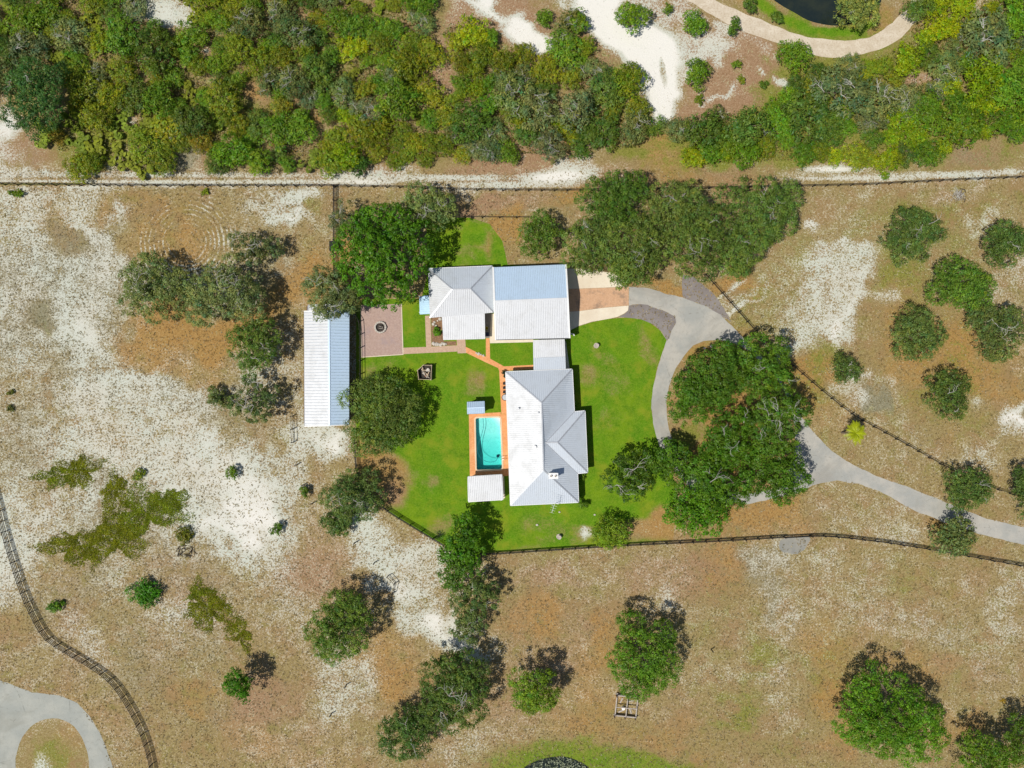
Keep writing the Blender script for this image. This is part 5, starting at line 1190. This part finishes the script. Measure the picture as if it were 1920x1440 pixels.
    while tries < 9000 and len(placed) < 500:
        tries += 1; x = rr.uniform(-40, 1990); y = rr.uniform(-55, 318); r = rr.uniform(17, 34)
        if not (inside(T_W, x, y) or inside(T_E, x, y)): continue
        if any(((x - a) / b_) ** 2 + ((y - b) / c_) ** 2 < 1 for (a, b, b_, c_) in BARE): continue
        if any((x - a) ** 2 + (y - b) ** 2 < (.60 * (r + q)) ** 2 for (a, b, q) in placed): continue
        placed.append((x, y, r)); put(x, y, r, kind_at(x, y))
    same = {}
    for o in COL.objects:
        if o.parent is None and o.get('category') in ('bush', 'palmetto'): same.setdefault(o['label'], []).append(o)
    for lab, os_ in same.items():
        if len(os_) > 1:
            os_.sort(key=lambda o: o.location.x); W_ = {2: ['left', 'right'], 3: ['left', 'middle', 'right'], 4: ['leftmost', 'second', 'third', 'rightmost'], 5: ['leftmost', 'second', 'middle', 'fourth', 'rightmost'], 6: ['leftmost', 'second', 'third', 'fourth', 'fifth', 'rightmost'], 7: ['leftmost', 'second', 'third', 'middle', 'fifth', 'sixth', 'rightmost']}.get(len(os_))
            for i, o in enumerate(os_):
                if W_: o['label'] = W_[i] + ' ' + lab
    return placed
PLACED = thicket()

# undergrowth between the bushes: nobody could count it
def undergrowth():
    rs = np.random.RandomState(5); X = rs.uniform(-60, 2000, 150000); Y = rs.uniform(-60, 322, 150000)
    k = inside(T_W, X, Y) | inside(T_E, X, Y); n1 = np.sin(X * .071 + 2 * np.sin(Y * .05)) * np.sin(Y * .083 + X * .021)
    for (a, b, c_, d_) in BARE: k &= ~((((X - a) / c_) ** 2 + ((Y - b) / d_) ** 2 < 1.0) & (rs.uniform(size=len(X)) > .10))
    k &= (n1 > -.7); X = X[k]; Y = Y[k]; n = len(X)
    Z = rs.uniform(.05, .75, n); kz = (H - Z) / H * .1
    C = np.stack([(X - 960) * kz, (720 - Y) * kz, Z], 1); N = unit(n, rs) * .9 + np.array([0, 0, .8]); N /= np.linalg.norm(N, axis=1)[:, None]
    b = rs.uniform(.55, 1.4, n); q = rs.uniform(size=n)[:, None]
    base = np.where(q < .68, np.array([[.165, .185, .025]]), np.where(q < .82, np.array([[.28, .21, .06]]), np.where(q < .93, np.array([[.22, .20, .13]]), np.array([[.30, .15, .05]]))))
    me = leaf_mesh('undergrowth', C, N, rs.uniform(.16, .40, n), base * b[:, None], rs); o = bpy.data.objects.new('undergrowth', me); o.color = (1, 1, 1, 1); link(o)
    tag(o, 'tangled low undergrowth on the thicket floor', 'undergrowth', kind='stuff')
undergrowth()

# dry grass tufts on the open fields
def tufts():
    rs = np.random.RandomState(8); n0 = 110000; X = rs.uniform(-80, 2000, n0); Y = rs.uniform(318, 1520, n0)
    k = ~(inside(LAWN, X, Y) | inside(DRIVE, X, Y))
    for poly in ([(565, 560), (664, 560), (664, 800), (565, 800)], [(990, 480), (1180, 480), (1180, 625), (990, 625)], [(785, 495), (1180, 495), (1180, 620), (785, 620)], [(-100, 1255), (60, 1296), (140, 1312), (195, 1390), (214, 1520), (-100, 1520)], [(978, 1442), (1030, 1420), (1085, 1427), (1115, 1520), (970, 1520)]): k &= ~inside(poly, X, Y)
    X, Y = X[k], Y[k]; m = ground_masks(X, Y); cl = np.sin(X * .11 + 3 * np.sin(Y * .031)) * np.sin(Y * .13 + 2 * np.sin(X * .027))
    keep = (rs.uniform(size=len(X)) < np.clip(.95 - .55 * m[:, 0] + .3 * cl, .1, 1)); X, Y, m = X[keep], Y[keep], m[keep]; n = len(X)
    pos = np.stack([(X - 960) * .1, (720 - Y) * .1, np.zeros(n)], 1)
    base = np.tile(np.array([[.30, .228, .105]]), (n, 1))
    for ch, col in ((1, (.37, .22, .08)), (4, (.28, .20, .13)), (5, (.215, .185, .115)), (3, (.18, .195, .035))):
        w = np.clip(m[:, ch], 0, 1)[:, None] * rs.uniform(.3, 1, n)[:, None]; base = base * (1 - w) + np.array([col]) * w
    pale = rs.uniform(size=n)[:, None]; base = np.where(pale < .20, np.array([[.46, .39, .26]]), base); base = np.where(pale > .975, np.array([[.12, .10, .045]]), base)
    base = base * rs.uniform(.65, 1.3, n)[:, None]
    V = []; T = []
    for b in range(3):
        a = rs.uniform(0, 6.28, n); ln = rs.uniform(.14, .34, n); hz = rs.uniform(.06, .22, n); w = rs.uniform(.03, .075, n)
        d = np.stack([np.cos(a), np.sin(a), 0 * a], 1); s = np.stack([-np.sin(a), np.cos(a), 0 * a], 1)
        V.append(np.stack([pos - s * w[:, None] + np.array([0, 0, .01]), pos + s * w[:, None] + np.array([0, 0, .01]), pos + d * ln[:, None] + np.array([0, 0, 1]) * hz[:, None]], 1)); T.append(np.repeat(base[:, None, :], 3, 1))
    V = np.stack(V, 1).reshape(-1, 3); T = np.stack(T, 1).reshape(-1, 3)
    me = fast_mesh('dry_grass', V, np.arange(len(V)).reshape(-1, 3), [M_LEAF], T); o = bpy.data.objects.new('dry_grass', me); o.color = (1, 1, 1, 1); link(o)
    tag(o, 'dry tufted grass scattered over the open paddocks', 'grass', kind='stuff')
tufts()

def reeds():
    rs = np.random.RandomState(3); n0 = 2600; X = rs.uniform(972, 1120, n0); Y = rs.uniform(1416, 1516, n0); k = ((X - 1046) / 70) ** 2 + ((Y - 1472) / 54) ** 2 < 1; X, Y = X[k], Y[k]; n = len(X)
    C = np.stack([(X - 960) * .1, (720 - Y) * .1, rs.uniform(.05, .5, n)], 1); N = unit(n, rs) + np.array([0, 0, .9]); N /= np.linalg.norm(N, axis=1)[:, None]
    b = rs.uniform(.6, 1.3, n)[:, None]; me = leaf_mesh('reeds', C, N, rs.uniform(.3, .62, n), np.array([[.44, .48, .34]]) * b, rs, slim=.25); o = bpy.data.objects.new('reeds', me); o.color = (1, 1, 1, 1); link(o)
    tag(o, 'pale reeds standing in the small dark pond at the bottom edge', 'reeds', kind='stuff')
reeds()

# ------------------------------------------------------------------ fences
UNIT = MB().box(-.5, .5, -.5, .5, -.5, .5).mesh('board', M_BLACK)
POSTM = MB().box(-.07, .07, -.07, .07, -.05, 1.5).mesh('post', M_BLACK)
def fence(path, label, rails=4, step=2.4, smooth=True, height=1.38, group=None, name='board_fence', lo=.3):
    pts = [Vector(at2(*p)) for p in (smooth_path(path, 6) if smooth else path)]
    seg = [0.0]
    for a, b in zip(pts, pts[1:]): seg.append(seg[-1] + (b - a).length)
    n = max(1, round(seg[-1] / step)); P = []
    for k in range(n + 1):
        s = seg[-1] * k / n; i = max(0, min(len(pts) - 2, int(np.searchsorted(seg, s)) - 1)); t = (s - seg[i]) / max(1e-6, seg[i + 1] - seg[i]); P.append(pts[i].lerp(pts[i + 1], t))
    o = empty(name, (P[0].x, P[0].y, 0), label=label, cat='fence', group=group, world=True); rr = random.Random(n)
    for k, p in enumerate(P):
        d = P[min(k + 1, n)] - P[max(k - 1, 0)]
        q = bpy.data.objects.new('post', POSTM); q.location = (p.x, p.y, rr.uniform(-.05, .02)); q.rotation_euler = (rr.uniform(-.02, .02), rr.uniform(-.02, .02), math.atan2(d.y, d.x)); link(q, o)
    for a, b in zip(P, P[1:]):
        d = b - a; L = d.length; nrm = Vector((-d.y, d.x)).normalized() * .092; an = math.atan2(d.y, d.x)
        for r in range(rails):
            z = lo + (height - lo) * r / max(1, rails - 1); m = (a + b) / 2 + nrm
            q = bpy.data.objects.new('rail', UNIT); q.scale = (L - .012, .04, .15); q.location = (m.x, m.y, z + rr.uniform(-.012, .012)); q.rotation_euler = (0, rr.uniform(-.006, .006), an); link(q, o)
    return o
fence([(-60, 346), (0, 347), (200, 349), (420, 350), (626, 350)], 'long black rail fence running along the white track at the upper left', 3)
fence([(629, 350.5), (760, 353), (860, 357), (980, 358.5), (1090, 358.5), (1200, 357), (1300, 355), (1400, 353)], 'black rail fence behind the big green tree and the oak grove', 3)
fence([(1403, 353), (1500, 351), (1620, 348), (1700, 344), (1800, 339), (1920, 334), (2000, 331)], 'black rail fence along the track at the upper right', 3)
fence([(627, 352), (627, 400), (627, 452)], 'short black cross fence going down from the white track to the box', 4, smooth=False)
fence([(627, 476), (628, 520), (630, 562)], 'short black cross fence between the box and the barn', 4, smooth=False)
fence([(665, 806), (667, 850), (668, 878), (682, 905), (704, 938), (735, 962), (780, 990), (833, 1022)], 'black board fence curving from the barn round the lawn corner', 4)
fence([(836, 1024), (872, 1037), (930, 1037), (1050, 1029), (1180, 1021), (1330, 1014), (1468, 1006)], 'black board fence along the south side of the lawn', 4)
fence([(1518, 1004), (1560, 1005), (1650, 1015), (1740, 1029), (1830, 1045), (1920, 1061), (2000, 1075)], 'black board fence south of the driveway at the right', 4)
fence([(1320, 515), (1370, 571), (1420, 627), (1480, 682), (1520, 717), (1550, 742), (1600, 780), (1690, 830), (1780, 880), (1860, 915), (1960, 945)], 'long black rail fence slanting down the right side beside the driveway', 2, 2.4, True, 1.0, lo=.5)
fence([(-14, 900), (0, 948), (10, 990), (27, 1048), (45, 1103), (62, 1143), (90, 1192), (130, 1220), (172, 1245), (212, 1275), (245, 1322), (272, 1378), (288, 1440), (292, 1510)], 'S curved black board fence at the lower left beside the looped road', 4, 2.0)
fence([(660, 560), (666, 600), (676, 604), (677, 700), (678, 800)], 'dark low rail along the shaded east side of the barn', 2, smooth=False)
fence([(872, 408), (935, 409), (1000, 409)], 'thin wire and post fence above the round lawn north of the garage', 2, 3.0, False, .9)
def gate(a, b, label):
    A = Vector(at2(*a)); B = Vector(at2(*b)); o = empty('field_gate', (A.x, A.y, 0), math.atan2((B - A).y, (B - A).x), label=label, cat='gate'); L = (B - A).length
    for x in (.06, L - .06): MB().box(x - .05, x + .05, -.05, .05, .15, 1.4).build('gate_stile', M_IRON, o)
    for k in range(5): MB().tube([(.1, 0, .25 + k * .26), (L - .1, 0, .25 + k * .26)], .03, 5).build('gate_bar', M_IRON, o)
gate((1469.5, 1006), (1516.5, 1003.5), 'black metal field gate in the south fence at the grey pad')
# remains of an old fence line
def lone_post(x, y, label, ln=1.5):
    p = at(x, y); o = MB().box(-.09, .09, -.09, .09, -.05, ln).build('old_fence_post', M_IRON, None, (p.x, p.y, 0)); o.rotation_euler = (0, 0, .4); tag(o, label, 'post', 'old fence posts left standing on the sand')
for x, y, l in ((557, 871, 'old black post nearest below the barn roof'), (569, 909, 'old black post just left of the small bush on the sand'), (587, 943, 'old black post left of the oak below the barn'), (666, 1017, 'old black post on the sand right of the low bush'), (703, 1054, 'old black post up left of the angled rail remnant'), (650, 1283, 'old black post in the straw below the tall oak'), (622, 1337, 'old leaning black post low in the brown field'), (1333, 1217, 'small black post in the straw field right of the solid oak')): lone_post(x, y, l)
fence([(549, 780), (549, 804), (550, 829)], 'free standing black hitching rail with three posts west of the barn', 2, 2.4, False, 1.4, name='hitching_rail')
fence([(728, 1079), (741, 1091), (736, 1112)], 'angled remnant of black rail fence on the sand right of the oak shadow', 2, 2.0, False, 1.35, name='hitching_rail')

# ------------------------------------------------------------------ yard things
def fire_pit():
    p = at(713.5, 614); o = empty('fire_pit', (p.x, p.y, .022), label='round stone fire pit in the middle of the brick patio', cat='fire pit'); rr = random.Random(2)
    n = 15; st = MB().prism([(-.19, -.15), (.19, -.15), (.17, .15), (-.17, .15)], 0, .38).mesh('stone', M_STONE)
    for k in range(n):
        a = 2 * math.pi * k / n; s = bpy.data.objects.new('stone', st); s.location = (math.cos(a) * .98, math.sin(a) * .98, 0); s.rotation_euler = (0, 0, a - math.pi / 2 + math.pi); s.scale = (1, rr.uniform(.85, 1.1), rr.uniform(.85, 1.15)); link(s, o)
    MB().lathe([(.80, 0.002), (.80, .03), (.4, .07), (.02, .08)], 18).build('ash_bed', M_DARKSOIL, o)
    for k in range(5):
        a = rr.uniform(0, 3.14); c = (rr.uniform(-.25, .25), rr.uniform(-.25, .25)); MB().tube([(c[0] - .4 * math.cos(a), c[1] - .4 * math.sin(a), .13 + k * .05), (c[0] + .4 * math.cos(a), c[1] + .4 * math.sin(a), .15 + k * .05)], .055, 6).build('log', M_WOOD2 if k % 2 else M_DARKSOIL, o)
fire_pit()

def timber_bin():
    p = at(797.5, 699); o = empty('timber_bin', (p.x, p.y, 0), R(-2), label='waist high timber bin full of scrap wood on the west lawn', cat='bin'); rr = random.Random(6)
    poly = [(-1.05, -1.25), (1.25, -1.25), (1.25, 1.4), (-.25, 1.4), (-1.3, .4)]
    for i in range(5):
        a = Vector(poly[i]); b = Vector(poly[(i + 1) % 5]); d = (b - a).normalized() * .06
        for r in range(5): MB().bar((*(a + d), .15 + r * .27), (*(b - d), .15 + r * .27), .09, .24).build('board', M_WOOD, o)
        MB().box(a.x - .09, a.x + .09, a.y - .09, a.y + .09, 0, 1.48).build('post', M_WOOD, o)
    MB().prism(offset_poly(poly, .08), .01, .45).build('soil_fill', M_DARKSOIL, o)
    for k in range(16):
        a = rr.uniform(0, 3.14); c = Vector((rr.uniform(-.5, .7), rr.uniform(-.8, .9) if k > 7 else rr.uniform(-.85, -.1), .6 + .035 * k)); l = rr.uniform(.35, .75); e = Vector((math.cos(a), math.sin(a), rr.uniform(-.1, .1))) * l * .6
        MB().bar(c - e, c + e, rr.uniform(.08, .2), .05).build('plank', (M_WOOD, M_WOOD2, plain('reddish_wood', (.42, .24, .16), .85, .3, 5))[k % 3] if k < 3 else (M_WOOD, M_WOOD2)[k % 2], o)
    MB().lathe([(.27, .46), (.30, 1.15), (.30, 1.2), (.02, 1.2)], 16, (.62, .55)).build('pale_drum', M_STONE, o)
timber_bin()

def timber_frame():
    p = at(1174, 1322); o = empty('log_crib', (p.x, p.y, 0), R(-6), label='weathered square timber frame with cross pieces in the south field', cat='crib'); w = 1.95
    def beam(a, b, z, t=.2): MB().bar((*a, z), (*b, z), t, t).build('timber', M_WOOD2, o)
    for s in (-1, 1):
        beam((-w - .25, s * w), (w + .25, s * w), .16); beam((s * w, -w - .25), (s * w, w + .25), .365); beam((-w - .1, s * w * .96), (w + .1, s * w * .96), .57)
    beam((0, -w), (0, w), .775, .16); beam((-w, -.15), (w, -.1), .94, .14)
    for x, y in ((-w, -w), (w, -w), (w, w), (-w, w), (0, w), (0, -w)): MB().box(x - .22, x - .05, y - .22, y - .05, 0, 1.25).build('post', M_WALLB, o)
    MB().lathe([(.3, .0), (.32, .5), (.3, .55), (.02, .55)], 14, (-.55, -.5)).build('pale_bucket', M_WHITE, o)
    for k, (x, y, a) in enumerate(((.8, .9, .2), (-1, .8, 1.2), (.9, -1, 2), (-.9, -1.2, .5))): MB().bar((x - .5 * math.cos(a), y - .5 * math.sin(a), .09), (x + .5 * math.cos(a), y + .5 * math.sin(a), .12), .25, .06).build('plank', M_WOOD2, o)
timber_frame()

def brush_pile():
    p = at(1795, 367); o = empty('brush_pile', (p.x, p.y, 0), label='round heap of dead grey branches below the north fence at the right', cat='brush pile'); rr = random.Random(9)
    for k in range(46):
        a = rr.uniform(0, 6.28); r = rr.uniform(.2, 1.3); c = Vector((math.cos(a) * r, math.sin(a) * r * .8, rr.uniform(.06, .5) * (1.4 - r * .8) + .05)); d = rr.uniform(0, 6.28); l = rr.uniform(.3, .9)
        e = Vector((math.cos(d) * l, math.sin(d) * l, rr.uniform(-.1, .1))); q = c + Vector((rr.uniform(-.15, .15), rr.uniform(-.15, .15), .06))
        MB().tube([c - e, q, c + e], [.05, .045, .02], 5).build('branch', M_PALE if k % 3 else M_BARK, o)
    for s in ((.4, 1.3, 1.5, .5), (1.0, -.6, 1.2, -1.3)): MB().tube([(s[0], s[1], .08), ((s[0] + s[2]) / 2 + .25, (s[1] + s[3]) / 2 + .2, .25), (s[2], s[3], .1)], [.09, .08, .05], 6).build('branch', M_DARKSOIL, o)
brush_pile()
def twig_heap():
    p = at(345, 1030); o = empty('brush_pile', (p.x, p.y, 0), label='dark dead twig heap beside the olive bush on the sand', cat='brush pile'); rr = random.Random(19)
    for k in range(30):
        a = rr.uniform(0, 6.28); c = Vector((rr.uniform(-1.3, 2.2), rr.uniform(-1.2, .9) - .25 * 0, rr.uniform(.05, .3))); e = Vector((math.cos(a) * .55, math.sin(a) * .55, .1)); MB().tube([c - e, c, c + e], [.05, .05, .02], 4).build('branch', M_DARKSOIL, o)
twig_heap()

def bird_bath(x, y, label):
    p = at(x, y); o = empty('bird_bath', (p.x, p.y, .004), label=label, cat='bird bath')
    MB().lathe([(.5, 0), (.5, .06), (.02, .065)], 20).build('stone_pad', M_WOOD2, o)
    MB().lathe([(.2, .066), (.10, .2), (.09, .65), (.16, .75)], 12).build('pedestal', M_WOOD2, o)
    MB().lathe([(.16, .751), (.38, .84), (.40, .90), (.34, .87), (.02, .82)], 18).build('bowl', M_WOOD2, o)
bird_bath(1118, 648, 'stone bird bath on a round pad on the lawn east of the garage')
bird_bath(1048, 1006, 'stone bird bath near the south fence of the lawn')

def lamp():
    p = at(1072, 628); o = empty('lamp_post', (p.x, p.y, 0), label='short white lamp post at the south east corner of the garage', cat='lamp')
    MB().tube([(0, 0, 0), (0, 0, 2.3)], .05, 8).build('post', M_WHITE, o); MB().bar((-.35, .1, 2.3), (.1, .0, 2.3), .12, .1).build('arm', M_WHITE, o); MB().bar((.1, .0, 2.32), (.25, -.3, 2.2), .2, .12).build('lamp_head', M_WHITE, o)
lamp()
def bucket(): 
    p = at(912.5, 616); o = MB().lathe([(.24, 0), (.30, .55), (.32, .58), (.27, .57), (.22, .1), (.02, .1)], 16).build('bucket', M_YELLOW, None, (p.x, p.y, .017)); tag(o, 'yellow round bucket in the narrow court beside the garage', 'bucket')
    p = at(913.5, 627); o = empty('storage_bin', (p.x, p.y, .017), label='dark blue lidded bin in the narrow court beside the garage', cat='bin')
    MB().box(-.32, .32, -.3, .3, 0, .9).build('body', M_NAVY, o); MB().box(-.36, .36, -.34, .34, .903, .98).build('lid', M_NAVY, o)
bucket()
def chair(x, y, rz, label):
    p = at(x, y); o = empty('patio_chair', (p.x, p.y, .02), rz, label=label, cat='chair', group='black iron chairs along the west wall of the large house')
    MB().box(-.25, .25, -.24, .24, .42, .46).build('seat', M_IRON, o)
    for k in range(5): MB().tube([(-.22 + k * .11, .25, .46), (-.22 + k * .11, .31, .95)], .018, 5).build('back_slat', M_IRON, o)
    MB().bar((-.26, .31, .96), (.26, .31, .96), .04, .05).build('back_rail', M_IRON, o)
    for sx in (-.23, .23):
        for sy in (-.21, .21): MB().tube([(sx, sy, 0), (sx, sy, .42)], .02, 5).build('leg', M_IRON, o)
chair(945.5, 719, R(-90), 'black iron chair nearest the corner on the orange walk'); chair(945.5, 727, R(-80), 'middle black iron chair on the orange walk'); chair(945.5, 735, R(-100), 'black iron chair closest to the round table on the orange walk')
def table():
    p = at(947, 745); o = empty('round_table', (p.x, p.y, .02), label='round black rimmed table half under the west eave of the large house', cat='table')
    MB().lathe([(.02, .71), (.52, .71), (.55, .74), (.02, .74)], 24).build('table_top', M_CAP, o)
    MB().tube([(.56 * math.cos(a), .56 * math.sin(a), .735) for a in np.linspace(0, 2 * math.pi, 24, endpoint=False)], .05, 6, True).build('rim', M_IRON, o)
    MB().lathe([(.3, 0), (.28, .04), (.06, .08), (.06, .708)], 12).build('pedestal', M_IRON, o)
table()
for (x, y, lab) in ((945, 699, 'dark potted shrub at the north west corner of the large house'), (947.5, 706, 'small dark potted shrub just below the corner one')):
    p = at(x, y); o = empty('potted_shrub', (p.x, p.y, .02), label=lab, cat='potted plant'); MB().lathe([(.2, 0), (.28, .4), (.3, .42), (.24, .4), (.02, .36)], 14).build('pot', M_DARKSOIL, o)
    me, L = crown('foliage', .5, .5, .4, 1.2, int(x), leaf=.16, clump=.18, nl=6); f = bpy.data.objects.new('foliage', me); f.color = (.03, .06, .015, 1); link(f, o)
def feeder():
    p = at(628, 464); o = empty('feeder_box', (p.x, p.y, 0), label='dark box like feeder straddling the cross fence', cat='feeder')
    MB().box(-.6, .6, -.85, .85, .9, 1.5).build('bin_body', M_IRON, o); MB().box(-.66, .66, -.91, .91, 1.503, 1.58).build('lid', M_IRON, o)
    for x in (-.5, .5):
        for y in (-.75, .75): MB().box(x - .05, x + .05, y - .05, y + .05, 0, .897).build('leg', M_IRON, o)
feeder()
# garden stones edging the mulch bed, pale rocks by the drive
ST = [MB().lathe([(.16, 0), (.22, .08), (.17, .2), (.02, .24)], 7).mesh('garden_stone', M_STONE), MB().lathe([(.2, 0), (.24, .06), (.14, .15), (.02, .17)], 6).mesh('garden_stone', M_STONE)]
rr = random.Random(4)
for k in range(26):
    t = k / 25; x, y = (811 + t * 42, 645.5 + rr.uniform(-1.8, 1.5)) if k < 16 else (rr.uniform(812, 826), rr.uniform(598, 612))
    if k >= 22: x, y = 893 + (k - 22) * 4.5, 662 + (k - 22) * 1.6
    p = at(x, y); o = bpy.data.objects.new('garden_stone', ST[k % 2]); o.location = (p.x, p.y, .012); o.rotation_euler = (0, 0, rr.uniform(0, 6)); s = rr.uniform(.7, 1.5); o.scale = (s, s * rr.uniform(.7, 1.1), s); link(o)
    tag(o, 'pale rounded garden stone beside the yard paths', 'stone', 'garden stones by the brick and orange paths')
for x, y, s, lab in ((1334, 649, 1.3, 'white rock at the top of the driveway island'), (1321, 653, .9, 'small white rock left of the one on the driveway island'), (1007, 984, 1.0, 'white stone on the yellowed lawn south of the house'), (1049, 960, .8, 'white stone below the antenna on the lawn'), (1115, 965, .8, 'white stone right of the house corner on the lawn')):
    p = at(x, y); o = bpy.data.objects.new('white_rock', ST[0]); o.location = (p.x, p.y, .004); o.scale = (s * 1.3, s, s); link(o); tag(o, lab, 'rock')
